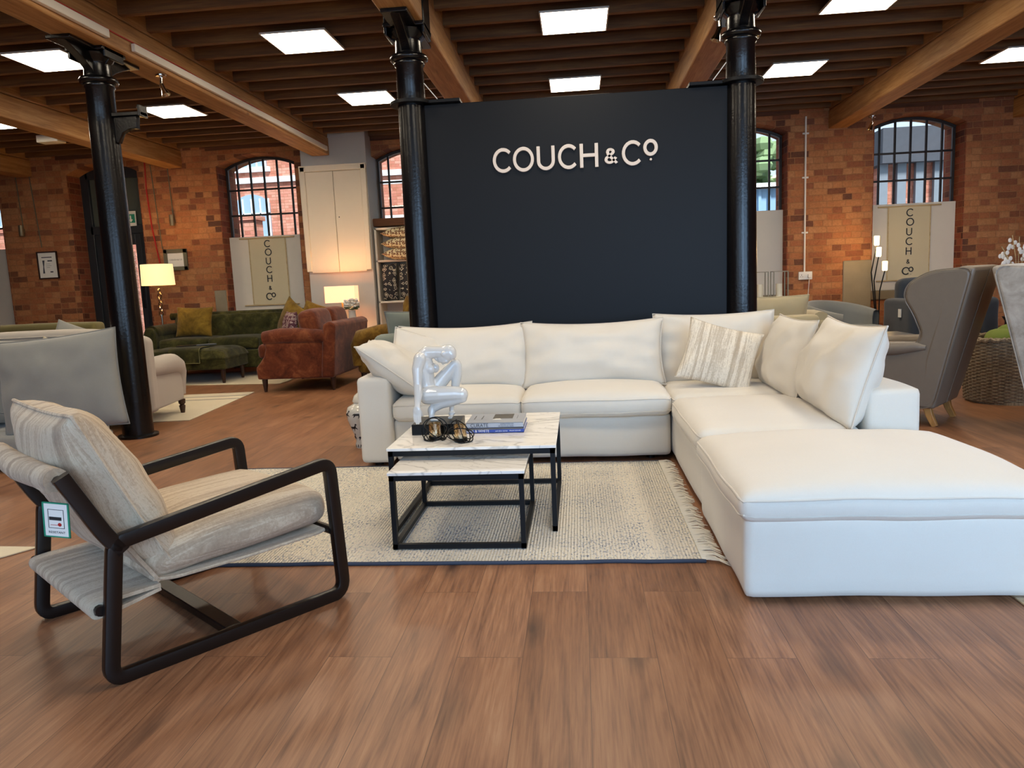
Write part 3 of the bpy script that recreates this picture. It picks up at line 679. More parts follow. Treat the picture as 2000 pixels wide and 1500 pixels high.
# candle holders
def candle(label, x, y, rz):
    t = thing('candle_holder', label, 'candle holder', (x, y, ZT), rz, 'wire candle holders')
    rings = [((1, 0, .15), (0, .25, 1), .066), ((.75, .6, .2), (-.2, .2, 1), .064), ((.15, 1, .4), (.9, .0, .5), .064), ((1, .1, -.75), (.1, 1, .1), .066)]
    for a, b, R in rings:
        a = Vector(a).normalized(); b = Vector(b); b = (b - a * b.dot(a)).normalized()
        pts = [a * math.cos(q * PI / 16) * R + b * math.sin(q * PI / 16) * R for q in range(32)]
        lo = min(p.z for p in pts); pts = [p + Vector((0, 0, -lo * .55 + .012)) for p in pts]
        pts = [Vector((p.x, p.y, max(p.z, .0035))) for p in pts]
        obj('wire_ring', MB().tube(pts, .0027, 7, True), 'wire', t, smooth=True)
    obj('glass_cup', MB().lathe([(.001, .014), (.029, .014), (.031, .03), (.031, .084), (.0295, .084), (.0285, .032), (.001, .018)], n=28), 'amber', t, smooth=True, angle=50)
    obj('cup_base', MB().lathe([(.001, .0015), (.03, .0015), (.034, .008), (.033, .02), (.001, .022)], n=24), 'wire', t, smooth=True, angle=50)
    return t
candle('wire candle holder with amber glass cup, left of the pair before the sculpture', -.735, 3.605, .3)
candle('wire candle holder with amber glass cup, right of the pair nearest the books', -.598, 3.545, 1.9)
# ================================================================== crouching figure sculpture
sc_ = thing('sculpture', 'glossy white crouching figure sculpture on a black block', 'sculpture', (-.757, 3.80, ZT))
obj('plinth', MB().box(-.125, .118, -.075, .165, 0, .055), 'gloss_black', sc_, bevel=.0015, seg=1)
K = .0004
def sp(cx, cz, y):   # sketch units (front view) to metres, relative to the plinth's front left foot
    dx = (cx - 165) * K; dz = (1305 - cz) * K
    return Vector((dx + dz * .045 - .125, y, dz - dx * .035))
fig = MB()
def limb(pts, n=14):
    # rounded tapering body segment through (cx, cz, y, rx, ry): ellipse cross-sections
    P = [(sp(a, b, y), r) for a, b, y, r in pts]; path = []; rad = []
    for i in range(len(P) - 1):
        for k in range(6):
            t = k / 6; path.append(P[i][0].lerp(P[i + 1][0], t)); rad.append(P[i][1] * (1 - t) + P[i + 1][1] * t)
    path.append(P[-1][0]); rad.append(P[-1][1])
    fig.tube(path, rad, n); fig._sph(path[0], rad[0], 12, 8, (1, 1, 1)); fig._sph(path[-1], rad[-1], 12, 8, (1, 1, 1))
def ell(cx, cz, y, rx, ry, rz, rot=0):
    s = len(fig.v); fig._sph((0, 0, 0), 1, 20, 14, (rx, ry, rz)); fig.xf(Matrix.Translation(sp(cx, cz, y)) @ Matrix.Rotation(math.radians(rot), 4, 'Y'), s)
U = K
limb([(320, 790, .05, .050), (290, 650, .05, .047), (265, 510, .05, .052), (250, 400, .05, .050), (285, 295, .05, .042), (370, 245, .05, .027)])     # torso, curved back
ell(258, 440, .05, .055, .052, .07, 10); ell(240, 320, .05, .036, .062, .03, 20)                                             # rib cage
ell(330, 800, .05, .052, .062, .048)                                                 # hips
ell(365, 470, .022, .026, .02, .026); ell(395, 478, .018, .012, .012, .014); ell(400, 470, .075, .026, .02, .026); ell(432, 472, .078, .01, .01, .012)          # chest
limb([(310, 262, .05, .036), (430, 252, .05, .031), (540, 255, .05, .033)])           # neck
ell(590, 262, .05, .046, .037, .044); ell(640, 280, .05, .026, .034, .033)             # skull
ell(545, 330, .05, .034, .027, .03, 25); ell(500, 345, .05, .022, .022, .019, 30)     # face
ell(520, 398, .05, .0065, .006, .012, -20); ell(470, 372, .05, .01, .011, .008, 30); ell(437, 340, .05, .01, .012, .011)   # nose, mouth, chin
ell(545, 268, .014, .011, .006, .014, 40); ell(545, 268, .086, .011, .006, .014, 40)  # ears
ell(575, 372, .03, .009, .007, .006); ell(575, 372, .07, .009, .007, .006)            # brows
limb([(236, 335, .012, .034), (212, 460, -.012, .028), (222, 660, -.025, .0225), (238, 780, -.045, .0225), (242, 900, -.075, .016), (245, 935, -.085, .016)])  # near arm
ell(243, 975, -.09, .023, .011, .027)                                                  # palm
for q, (x0, L) in enumerate(((202, 130), (228, 160), (255, 158), (282, 132))):
    limb([(x0 + 4, 985, -.09, .0072), (x0 + 3, 985 + L * .5, -.093, .0068), (x0 + 8, 985 + L, -.09, .0055)], 8)
limb([(275, 955, -.085, .0075), (298, 1000, -.082, .006), (303, 1045, -.08, .005)], 8)   # thumb
limb([(270, 330, .1, .026), (300, 480, .125, .022), (330, 660, .13, .019), (350, 850, .13, .014), (360, 960, .13, .013)])   # far arm
limb([(330, 815, .02, .050), (500, 800, .005, .046), (700, 785, -.005, .041), (790, 788, -.008, .036)]); ell(800, 800, -.008, .027, .03, .036)   # near thigh
limb([(800, 835, -.006, .027), (640, 880, 0, .031), (520, 920, .005, .026), (420, 985, .01, .02)])   # folded calf
limb([(395, 990, .01, .021), (385, 1060, .0, .017), (400, 1120, -.01, .015)]); ell(430, 1125, -.012, .027, .02, .009); ell(370, 1020, .01, .016, .018, .026)   # near foot
for q in range(5): limb([(450, 1122, -.03 + q * .0085, .006), (478, 1124, -.032 + q * .009, .005)], 8)
limb([(360, 800, .08, .042), (500, 620, .09, .039), (610, 490, .09, .033), (665, 420, .09, .028)]); ell(680, 420, .09, .026, .028, .028)   # raised thigh
limb([(695, 440, .09, .026), (690, 560, .095, .028), (660, 760, .1, .022), (620, 950, .1, .014), (612, 1040, .1, .013)])   # shin
ell(620, 1085, .09, .018, .024, .013); ell(612, 1118, .07, .015, .024, .008)
for q in range(5): limb([(596 + q * 10, 1122, .05, .005), (594 + q * 10, 1125, .036, .0042)], 8)
fo = obj('figure', fig, 'porcelain', sc_, smooth=True, angle=180)
rmod = fo.modifiers.new('remesh', 'REMESH'); rmod.mode = 'VOXEL'; rmod.voxel_size = .0026; rmod.use_smooth_shade = True
sm = fo.modifiers.new('smooth', 'SMOOTH'); sm.factor = .5; sm.iterations = 13
# ================================================================== white sectional sofa
sf = thing('sectional_sofa', 'large white linen corner sofa with deep seats facing the coffee tables', 'sofa', (0, 4.8, 0))
def S(name, x0, x1, y0, y1, z0, z1, seam=None, **k): return block(name, x0, x1, y0 - 4.8, y1 - 4.8, z0, z1, 'sofa', sf, seam, **k)
S('arm', -1.495, -1.268, 4.79, 5.86, .03, .615, r=.03, crown=.006, bulge=.004, wr=.007)
S('base', -1.268, .575, 4.835, 5.7, .03, .325, r=.03, crown=0, bulge=.008, wr=.007)
S('base', .59, 1.37, 3.68, 5.7, .02, .325, r=.03, crown=0, bulge=.006, wr=.006)
S('back_frame', -1.268, 1.37, 5.6, 5.86, .035, .63, r=.04, crown=0, wr=.006)
S('side_frame', 1.37, 1.625, 3.68, 5.86, .03, .615, r=.028, crown=.006, bulge=.003, wr=.006)
S('seat_cushion', -1.262, -.402, 4.775, 5.45, .305, .45, 'sofa_pipe', r=.055, crown=.045, bulge=.012, seed=1)
S('seat_cushion', -.398, .575, 4.765, 5.45, .305, .45, 'sofa_pipe', r=.055, crown=.055, bulge=.014, seed=2)
S('seat_cushion', .58, 1.365, 4.76, 5.55, .30, .44, 'sofa_pipe', r=.055, crown=.02, bulge=.01, seed=3)
S('seat_cushion', .565, 1.365, 3.665, 4.755, .295, .43, 'sofa_pipe', r=.06, crown=.035, bulge=.012, seed=4)
def bc(name, w, h, t, loc, rot, seed, lab=None, **k):
    o = cushion(name, w, h, t, 'sofa', sf, seed, 'sofa_pipe', .0045, **k); place(o, (loc[0], loc[1] - 4.8, loc[2]), rot); return o
bc('back_cushion', 1.0, .50, .27, (-.845, 5.33, .43), (-.27, 0, 0), 1, pinch=.05, crease=.024, sag=.02)
bc('back_cushion', 1.03, .485, .28, (.085, 5.30, .44), (-.27, 0, 0), 2, pinch=.055, crease=.024, sag=.018)
bc('back_cushion', .86, .53, .25, (.96, 5.42, .41), (-.22, 0, -.06), 3, pinch=.045, crease=.024, sag=.012)
bc('back_cushion', .85, .50, .25, (1.27, 4.95, .42), (-.27, 0, -PI / 2), 4, pinch=.04, crease=.022, sag=.01)
bc('back_cushion', 1.0, .525, .31, (1.31, 4.14, .42), (-.30, 0, -PI / 2 - .05), 5, pinch=.04, crease=.024, sag=.018)
ot = thing('ottoman', 'large white linen ottoman completing the front of the corner sofa', 'ottoman', (1.12, 3.16, 0))
block('base', -.545, .545, -.5, .5, .012, .33, 'sofa', ot, None, r=.022, crown=0, bulge=.006, wr=.006)
block('cushion_top', -.565, .565, -.525, .51, .30, .415, 'sofa', ot, 'sofa_pipe', r=.045, crown=.07, bulge=.006, seed=8, wr=.008, droop=.01, n=16)
for sx in (-1, 1):
    for sy in (-1, 1): obj('foot', MB().lathe([(.03, 0), (.034, .014)], (sx * .46, sy * .42, 0), 14), 'dark_wood', ot, smooth=True)
for x, y in ((-1.4, 4.9), (-1.4, 5.75), (.45, 4.95), (1.5, 3.8), (1.5, 5.75), (-.4, 4.95)): obj('foot', MB().lathe([(.03, 0), (.034, .04)], (x, y - 4.8, 0), 14), 'dark_wood', sf, smooth=True)
def loose(name, label, cat, w, h, t, mat, loc, rot, seed, pipe=None, group=None, **k):
    o = cushion(name, w, h, t, mat, None, seed, pipe, .005, **k); tag(o, label, cat, group); place(o, loc, rot); return o
loose('scatter_cushion', 'white linen cushion slumped over the left sofa arm, edge towards the view', 'cushion', .54, .56, .26, 'sofa', (-1.05, 5.04, .49), (-.92, 0, PI / 2 + .1), 21, 'sofa_pipe', 'white scatter cushions', pinch=.08, crease=.02)
loose('scatter_cushion', 'white linen cushion behind the sculpture, tilted in the left sofa corner', 'cushion', .60, .48, .19, 'sofa', (-1.13, 5.16, .41), (-.42, .30, .25), 22, 'sofa_pipe', 'white scatter cushions', pinch=.07, crease=.02)
loose('scatter_cushion', 'striped taupe and cream cushion in the right corner of the white sofa', 'cushion', .50, .45, .15, 'pillow_fab', (.86, 4.98, .46), (-.45, .27, -.16), 23, None, None, pinch=.09, crease=.012)
# ================================================================== lounge armchair
ch = thing('lounge_armchair', 'low lounge armchair with dark wood frame and taupe striped upholstery', 'armchair', (-1.48, 2.047, 0), math.atan2(.783, .622))
HB = .021      # half width of the frame bar in the plane of the frame
def frame_side(y):
    m = MB(); prof = rrect(.049, .034, .007, 2)
    A = [(.86, .02), (.835, .548), (.055, .452), (.0, .02)]
    loop = fillet([(a, y, b) for a, b in A], [.06, .045, .03, .05], 7, True)
    m.sweep(loop, prof, True, up=(0, 1, 0))
    m.sweep(fillet([(.075, y, .42), (.03, y, .49), (-.068, y, .69)], .03, 4), prof, False, up=(0, 1, 0)); return m
for y in (.018, .762): obj('side_frame', frame_side(y), 'dark_wood', ch, smooth=True, angle=28)
obj('crossbar', MB().obox((.41, .03, .03), (.41, .75, .03), .06, .03), 'dark_wood', ch, bevel=.004)
for (s, z) in ((-.066, .672), (.835, .275), (-.0, .245)): obj('bar', MB().tube([(s, .03, z), (s, .75, z)], .017, 10), 'dark_wood', ch, smooth=True)
def sheet(pts, y0, y1, th=.012):
    # upholstered sling: a folded sheet of some thickness across the chair
    P = fillet([(a, 0, b) for a, b in pts], .03, 5); m = MB()
    prof = [(-th / 2, y0), (th / 2, y0), (th / 2, y1), (-th / 2, y1)]
    m.sweep(P, prof, False, up=(0, 1, 0)); return m
obj('back_sling', sheet([(-.094, .64), (-.095, .695), (-.05, .7), (.06, .49), (.19, .275)], .055, .725), 'chair_fab', ch, bevel=.004, smooth=True)
obj('back_roll', MB().tube([(-.070, .052, .676), (-.078, .25, .668), (-.082, .39, .664), (-.078, .53, .668), (-.070, .728, .676)], [.036, .040, .041, .040, .036], 14), 'chair_fab', ch, smooth=True)
obj('seat_sling', sheet([(.17, .285), (.24, .27), (.5, .265), (.8, .27), (.855, .285), (.858, .25)], .055, .725), 'chair_fab', ch, bevel=.004, smooth=True)
obj('lower_sling', sheet([(.19, .262), (.03, .262), (-.022, .255), (-.02, .22), (.03, .222), (.19, .25)], .05, .73), 'chair_fab', ch, bevel=.004, smooth=True)
sm_, _pt = block_mb(.70, .66, .135, r=.06, crown=.035, bulge=.015, seed=6, wr=.006, n=14)
sm_.xf(Matrix.Translation((.505, .39, .282)) @ Matrix.Rotation(-.05, 4, 'Y'))
for i, p in enumerate(sm_.v):
    q = max(0, (.40 - p[0]) / .3); sm_.v[i] = (p[0], p[1], p[2] - .03 * q if p[2] > .33 else p[2])
so = obj('seat_cushion', sm_, 'chair_fab', ch, smooth=True, angle=80)
bcm, edge = cushion_mb(.66, .58, .27, 12, pinch=.05, fat=.38, crease=.012)
bcm.v = [(-p[1], p[0], p[2]) for p in bcm.v]
bo = obj('back_cushion', bcm, 'chair_fab', ch, smooth=True, angle=120); place(bo, (.235, .39, .33), (0, -.43, 0))
pts = []
for q in range(4):
    for i in range(16):
        s = -1 + 2 * i / 16; u, v = ((s, -1), (1, s), (-s, 1), (-1, -s))[q]; x, z = edge(u, v); pts.append((0, x, z))
obj('piping', MB().tube(pts, .007, 6, True, up=(1, 0, 0)), 'chair_fab', bo, smooth=True)
hx = MB().box(-.048, .048, -.0012, .0012, -.135, 0); rot = (.12, 0, -PI / 2 + .15)
tg = obj('swing_tag', hx, 'paper', ch); place(tg, (-.07, .095, .598), (.1, .12, -.85))
tg.scale = (.82, 1, .82); tg['label'] = 'white care tag with green border'
bd_ = MB().box(-.05, -.044, -.002, .002, -.137, .002).box(.044, .05, -.002, .002, -.137, .002).box(-.05, .05, -.002, .002, -.137, -.132).box(-.05, .05, -.002, .002, -.003, .002); obj('tag_border', bd_, 'green_sign', tg)
obj('tag_print', MB().box(-.03, -.0285, -.0022, .0022, -.1, -.025).box(.0285, .03, -.0022, .0022, -.1, -.025).box(-.03, .03, -.0022, .0022, -.1, -.0985).box(-.03, .03, -.0022, .0022, -.0265, -.025).box(-.026, .02, -.0022, .0022, -.068, -.055), 'ink', tg)
obj('tag_emblem', MB().box(-.022, .008, -.0022, .0022, -.088, -.0865)._sph((.012, 0, -.085), .009, 10, 8, (1, .25, 1)), 'red', tg)
text('tag_lettering', 'RESISTANT', .013, 'ink', tg, (0, -.0016, -.117), (PI / 2, 0, 0), 'CENTER', .0002)
# ginger jar by the sofa arm
gj = thing('ginger_jar', 'grey and white lidded ginger jar with animal pattern beside the left sofa arm', 'jar', (-1.68, 5.47, 0))
JP = [(.001, 0), (.055, 0), (.058, .03), (.05, .05), (.07, .12), (.105, .22), (.112, .27), (.098, .315), (.06, .335), (.05, .345), (.05, .36)]
obj('jar_body', MB().lathe(JP, n=40), 'vase', gj, smooth=True, angle=60)
def jar_r(z):
    for (r0, z0), (r1, z1) in zip(JP, JP[1:]):
        if z0 <= z <= z1: return r0 + (r1 - r0) * (z - z0) / max(1e-6, z1 - z0)
    return .1
beast = [(0, .30), (.08, .42), (.2, .5), (.62, .52), (.72, .62), (.8, .8), (.88, .84), (1, .72), (.94, .66), (.86, .66), (.82, .44), (.98, .3), (1.0, .2), (.9, .26), (.74, .32), (.66, .28), (.6, .1), (.5, 0), (.52, .14), (.54, .3), (.3, .3), (.2, .16), (.04, .1), (.14, .22), (.14, .34)]
def inside(x, y, P):
    c = False
    for (x0, y0), (x1, y1) in zip(P, P[1:] + P[:1]):
        if (y0 > y) != (y1 > y) and x < (x1 - x0) * (y - y0) / (y1 - y0) + x0: c = not c
    return c
def wrap(name, P, a0, z0, wd, ht, nx=26, ny=18):
    m = MB()
    for i in range(nx):
        for j in range(ny):
            if not inside((i + .5) / nx, (j + .5) / ny, P): continue
            q = []
            for (u, v) in ((i, j), (i + 1, j), (i + 1, j + 1), (i, j + 1)):
                z = z0 + ht * v / ny; R_ = jar_r(z) + .0012; a = a0 + (u / nx - .5) * wd / .1; q.append((R_ * math.cos(a), R_ * math.sin(a), z))
            m.add(q, [(0, 1, 2, 3)])
    obj(name, m, 'ink', gj)
for a0, z0 in ((-2.6, .235), (-1.5, .24), (-.4, .235), (-2.1, .135), (-1.0, .14), (-3.1, .14), (-2.5, .055), (-1.4, .055)): wrap('painted_animal', beast, a0, z0, .085, .075)
for k in range(16): wrap('painted_band', [(0, 0), (.5, 1), (1, 0), (.7, 0), (.5, .5), (.3, 0)], k * PI / 8, .006, .03, .03, 8, 6)
obj('lid', MB().lathe([(.058, .352), (.06, .36), (.054, .375), (.045, .40), (.02, .42), (.012, .425), (.016, .435), (.014, .452), (.001, .456)], n=24), 'vase', gj, smooth=True, angle=60)
# ================================================================== furniture across the showroom
def pattern(name, stops, scale, stretch=(1, 1, 1)):
    n = N(name); v = n.co(stretch); vo = n.add('ShaderNodeTexVoronoi', distance='MANHATTAN'); n.link(v, vo.inputs['Vector']); vo.inputs['Scale'].default_value = scale; vo.inputs['Randomness'].default_value = .55
    f = n.math('ADD', n.math('MULTIPLY', vo.outputs['Distance'], .9), n.math('MULTIPLY', n.noise(v, scale * .8, 2), .25))
    n.bump(n.noise(v, 120, 2), .2, .002)
    return n.out(n.ramp(f, stops, 'CONSTANT'), .9)
MAT['ikat'] = pattern('black_cream_ikat', [(0, '#1d1c1f'), (.3, '#cfc6b4'), (.45, '#232226'), (.62, '#c9bfab'), (.75, '#2a282b')], 13)
MAT['tribal'] = pattern('multicolour_weave', [(0, '#1c1a17'), (.25, '#c9b38c'), (.4, '#2b2119'), (.52, '#a8562a'), (.6, '#1f2b2a'), (.72, '#cdbd99')], 22)
MAT['maze'] = pattern('dark_maze_weave', [(0, '#1b1713'), (.4, '#4b4033'), (.52, '#1b1713'), (.7, '#54493a')], 9)
MAT['plum'] = pattern('plum_cream_weave', [(0, '#5a3038'), (.3, '#cfc0b0'), (.42, '#4e2a33'), (.6, '#b79f95'), (.75, '#5b333b')], 20)
MAT['tweed'] = stripes('grey_stripe', 0, '#b8ad98', '#8c8f93', '#d6cab2', 9, 40)
MAT['twig'] = stripes('twig_print', 2, '#c6b491', '#6e5b42', '#d6c8a8', 20, 60)
MAT['flatrug'] = fabric('cream_flatweave', '#d9ccb0', '#c8b998', 200, bump=.5)
MAT['jute'] = stripes('jute_rug', 1, '#a8875c', '#8c6d46', '#bf9d70', 30, 90)
def legs(t, pts, h, r0, r1, mat='leg_wood', turned=False):
    for x, y in pts:
        pr = [(r1, 0), (r0 * .8, h * .45), (r0, h)] if not turned else [(.018, 0), (.022, .02), (.032, h * .55), (.02, h * .62), (.034, h * .72), (.036, h)]
        obj('leg', MB().lathe(pr, (x, y, 0), 14), mat, t, smooth=True)
def tufted(name, w, h, t, mat, parent, nx, nzr, lean=0, seed=0, dep=.035, r=.05):
    # buttoned back: front face (towards -Y) dimpled on a staggered grid
    mb = MB(); btn = [((i + (.5 if j % 2 else 0)) / nx - .5, (j + .5) / nzr) for j in range(nzr) for i in range(nx + (0 if j % 2 else 1))]
    def fr(a, b):
        x, z = (a - .5) * w, b * h; k = 0
        for bx, bz in btn:
            q = ((a - .5 - bx) * w) ** 2 + ((b - bz) * h) ** 2; k += math.exp(-q / .0022)
        e = max(0, 1 - abs(2 * a - 1) ** 8) * max(0, 1 - abs(2 * b - 1) ** 8)
        return (x, -t * e ** .4 + dep * min(1, k) + .004 * nz(x * 6, z * 6, seed), z)
    mb.grid(max(24, nx * 9), max(14, nzr * 9), fr); mb.grid(6, 6, lambda a, b: ((a - .5) * w, .02, b * h))
    mb.prism([(-w / 2, 0), (w / 2, 0), (w / 2, h), (-w / 2, h)], 0, .02); return obj(name, mb, mat, parent, smooth=True)
# cream roll-arm sofa with its back to the view
t = thing('roll_arm_sofa', 'oat linen roll arm sofa seen from behind, beside the left iron column', 'sofa', (-4.99, 6.78, 0), math.radians(10))
def rollarm(s):
    m = MB(); x = s * .90
    path = [(x, -.46, .545), (x, -.2, .545), (x, .1, .54), (x, .26, .53), (x, .36, .495), (x, .405, .43), (x, .41, .35), (x, .405, .2)]
    m.tube(path, [.085, .10, .105, .105, .10, .09, .075, .06], 18, up=(1, 0, 0)); return m
for s in (-1, 1):
    obj('arm', rollarm(s), 'cream_fab', t, smooth=True)
    obj('arm_panel', MB().box(min(s * .82, s * .955), max(s * .82, s * .955), -.48, .38, .15, .52), 'cream_fab', t, bevel=.02, seg=3)
bk = MB()
for y0, y1 in ((-.55, -.38),):
    top = [(-1.0 + 2.0 * k / 24, .955 - .12 * abs(-1 + 2 * k / 24) ** 3.5) for k in range(25)]
    bk.prism([(-1.0, .15), (1.0, .15)] + top[::-1], y0, y1)
obj('back', bk, 'cream_fab', t, bevel=.045, seg=4)
obj('piping', MB().tube([(x, -.556, z - .055) for x, z in top[1:-1]], .006, 6), 'cream_fab', t, smooth=True)
obj('base', MB().box(-.80, .80, -.4, .54, .15, .33), 'cream_fab', t, bevel=.015, seg=3)
for s in (-1, 1): obj('seat_cushion', block_mb(.82, .82, .17, r=.04, crown=.02, seed=3)[0].xf(Matrix.Translation((s * .40, .17, .33))), 'cream_fab', t, smooth=True, angle=80)
legs(t, [(.93, .36), (-.93, .36), (.9, -.46), (-.9, -.46)], .152, .034, .02, 'leg_wood', True)
loose('scatter_cushion', 'grey and cream striped cushion propped inside the roll arm sofa', 'cushion', .50, .46, .17, 'tweed', (-4.36, 6.95, .53), (-.18, 0, 1.9), 31, 'grey_pipe')
loose('scatter_cushion', 'plain pale grey cushion peeping over the roll arm sofa back', 'cushion', .5, .5, .16, 'grey_fab', (-4.95, 6.72, .5), (-.25, .35, .17), 32)
# grey sofa at the left edge
t = thing('grey_sofa', 'low grey weave sofa at the left edge behind the lounge armchair', 'sofa', (-4.5, 5.3, 0))
block('base', -1.4, 1.07, -.44, -.2, .05, .27, 'grey_fab', t, None, r=.03, crown=0)
block('base', -1.4, .50, -.22, .6, .05, .27, 'grey_fab', t, None, r=.03, crown=0)
block('back_cushion', -1.35, .2, -.1, .2, .3, .70, 'grey_fab', t, 'grey_pipe', r=.08, crown=.03, seed=2)
block('seat_arm', -1.4, .15, .3, .5, .27, .88, 'grey_fab', t, 'grey_pipe', r=.09, crown=.03, seed=4)
legs(t, [(-1.2, -.3), (.9, -.3), (.4, .5), (-1.2, .5)], .06, .03, .03)
loose('scatter_cushion', 'large grey cushion with piped edges standing on the grey sofa', 'cushion', .90, .70, .2, 'grey_fab', (-3.70, 4.97, .272), (-.1, -.09, .1), 33, 'grey_pipe', pinch=.05, fat=.4)
loose('scatter_cushion', 'cream twig print cushion with its corner up behind the large grey cushion', 'cushion', .40, .60, .13, 'twig', (-4.10, 5.30, .32), (-.1, .35, .2), 34)
loose('scatter_cushion', 'brown ribbed cushion behind the large grey cushion, right of the twig print one', 'cushion', .38, .60, .13, 'twig', (-3.93, 5.34, .28), (-.1, .12, .2), 35)
# floor rugs on the left
def flat_rug(label, pts, h, mat, lines=()):
    t = thing('rug', label, 'rug'); obj('pile', MB().prism(pts, 0.0005, h, 'xy'), mat, t, bevel=.003)
    for i, (a, b) in enumerate(lines): obj('woven_line', MB().obox((a[0], a[1], h + .0008), (b[0], b[1], h + .0008), .03, .0015), 'grey_pipe', t)
    return t
flat_rug('cream flatweave rug with grey lines under the roll arm sofa', [(-3.82, 6.84), (-4.0, 8.72), (-6.3, 8.5), (-6.12, 6.62)], .009, 'flatrug', [((-3.97, 8.45), (-6.26, 8.23)), ((-3.95, 8.2), (-6.2, 7.98))])
flat_rug('cream rug under the green tufted footstool', [(-3.98, 9.46), (-3.98, 11.0), (-6.4, 11.0), (-6.4, 9.72)], .009, 'flatrug')
flat_rug('cream rug corner at the left edge behind the lounge armchair', [(-2.70, 3.31), (-2.95, 2.9), (-4.1, 2.95), (-4.1, 3.4)], .009, 'flatrug')
flat_rug('tan jute rug just showing beneath the right end of the ottoman', [(1.52, 2.3), (2.5, 2.3), (2.5, 3.3), (1.52, 3.3)], .008, 'jute')
# olive sofa and dark patterned cushions by the left wall
t = thing('olive_sofa', 'olive green sofa back just showing above the roll arm sofa', 'sofa', (-6.9, 9.1, 0))
block('back', -.75, .75, -.12, .12, .1, .93, 'olive', t, 'green_pipe', r=.05, crown=.01)
block('seat', -.75, .75, .1, .8, .12, .45, 'olive', t, None, r=.05)
legs(t, [(-.65, 0), (.65, 0), (.65, .7), (-.65, .7)], .12, .03, .02)
obj('swing_tag', MB().box(-.76, -.68, -.128, -.124, .78, .9), 'paper', t)
t = thing('bench', 'dark upholstered bench behind the roll arm sofa carrying patterned cushions', 'bench', (-8.15, 8.75, 0))
block('seat', -.6, .6, -.25, .25, .14, .72, 'dark_wood', t, None, r=.03, crown=0); legs(t, [(-.5, 0), (.5, 0)], .15, .04, .03)
loose('scatter_cushion', 'dark maze patterned cushion on the bench, the left of two', 'cushion', .42, .30, .14, 'maze', (-8.1, 8.66, .722), (-.2, 0, .1), 36)
loose('scatter_cushion', 'dark maze patterned cushion on the bench, the right of two', 'cushion', .40, .30, .14, 'maze', (-7.74, 8.78, .722), (-.2, 0, -.3), 37)
# green chesterfield, footstool
t = thing('chesterfield_sofa', 'dark green velvet buttoned chesterfield sofa against the brick wall', 'sofa', (-5.05, 10.82, 0))
bk = tufted('back', 2.5, .46, .12, 'green', t, 9, 3, seed=3); place(bk, (0, .3, .46), (-.1, 0, 0))
obj('base', MB().box(-1.25, 1.25, -.4, .5, .14, .40), 'green', t, bevel=.02, seg=3)
for s in (-1, 0, 1): obj('seat_cushion', block_mb(.76, .68, .18, r=.05, crown=.02, seed=s + 5)[0].xf(Matrix.Translation((s * .77, -.05, .40))), 'green', t, smooth=True, angle=80)
obj('back_roll', MB().tube([(-1.3, .34, .90), (1.3, .34, .90)], .055, 14), 'green', t, smooth=True)
for s in (-1, 1):
    a = MB().tube([(s * 1.24, .45, .70), (s * 1.24, -.35, .69)], .105, 16, up=(0, 0, 1)); obj('arm', a, 'green', t, smooth=True)
    obj('arm_panel', MB().prism([(s * 1.17, .14), (s * 1.33, .14), (s * 1.31, .5), (s * 1.345, .66), (s * 1.3, .76), (s * 1.2, .76), (s * 1.15, .66)], -.42, .45), 'green', t, bevel=.02, seg=3)
legs(t, [(-1.2, -.35), (1.2, -.35), (1.2, .42), (-1.2, .42)], .145, .035, .02)
loose('scatter_cushion', 'square mustard velvet cushion at the left of the green sofa', 'cushion', .56, .46, .17, 'mustard', (-5.78, 10.72, .595), (-.22, .03, .06), 41)
loose('scatter_cushion', 'mustard velvet cushion tilted on one corner, right part of the green sofa', 'cushion', .54, .54, .2, 'mustard', (-4.35, 10.68, .565), (-.25, .42, -.75), 42)
loose('scatter_cushion', 'gold velvet cushion behind the rust loveseat back', 'cushion', .46, .46, .16, 'gold', (-4.0, 10.72, .59), (-.25, .3, -.3), 43)
t = thing('footstool', 'green velvet buttoned footstool on a cream rug before the green sofa', 'footstool', (-5.42, 10.0, 0))
obj('base', MB().box(-.62, .62, -.36, .36, .2, .36), 'green', t, bevel=.02, seg=3)
tp = tufted('buttoned_top', 1.26, .74, .13, 'green', t, 5, 3, seed=8, dep=.03); place(tp, (0, -.37, .35), (-PI / 2, 0, 0)); tp.rotation_euler = (-PI / 2, 0, 0)
tp.matrix_basis = Matrix.Translation((0, -.37, .365)) @ Matrix(((1, 0, 0, 0), (0, 0, 1, 0), (0, -1, 0, 0), (0, 0, 0, 1)))
legs(t, [(-.55, -.29), (.55, -.29), (.55, .29), (-.55, .29)], .205, .035, .018)
t = thing('throw', 'green velvet throw with pale edge draped over the green footstool', 'throw', (-5.35, 10.0, 0))
dr_ = [(-.1, .505), (-.34, .508), (-.392, .48), (-.4, .30)]
P = fillet([(0, a, b) for a, b in dr_], .05, 4); obj('cloth', MB().sweep(P, [(-.22, -.004), (.22, -.004), (.22, .004), (-.22, .004)], up=(0, -.3, 1)), 'green', t, smooth=True, angle=50)
obj('edging', MB().tube([p + Vector((.22, -.005, .004)) for p in P], .004, 6).tube([P[-1] + Vector((-.22, -.004, 0)), P[-1] + Vector((.22, -.004, 0))], .004, 6), 'green_pipe', t, smooth=True)
for i, (dx, dy, rz, lab) in enumerate(((-.12, -.05, .3, 'dark magazine lying on the green footstool, left one'), (.12, .02, .5, 'dark magazine lying on the green footstool, right one'))):
    o = obj('magazine', MB().box(-.13, .13, -.1, .1, 0, .012), 'navy' if i else 'dark_wood'); tag(o, lab, 'magazine', 'magazines on the footstool'); place(o, (-5.35 + dx, 10.0 + dy, .515 + .001 * i), (0, 0, rz))
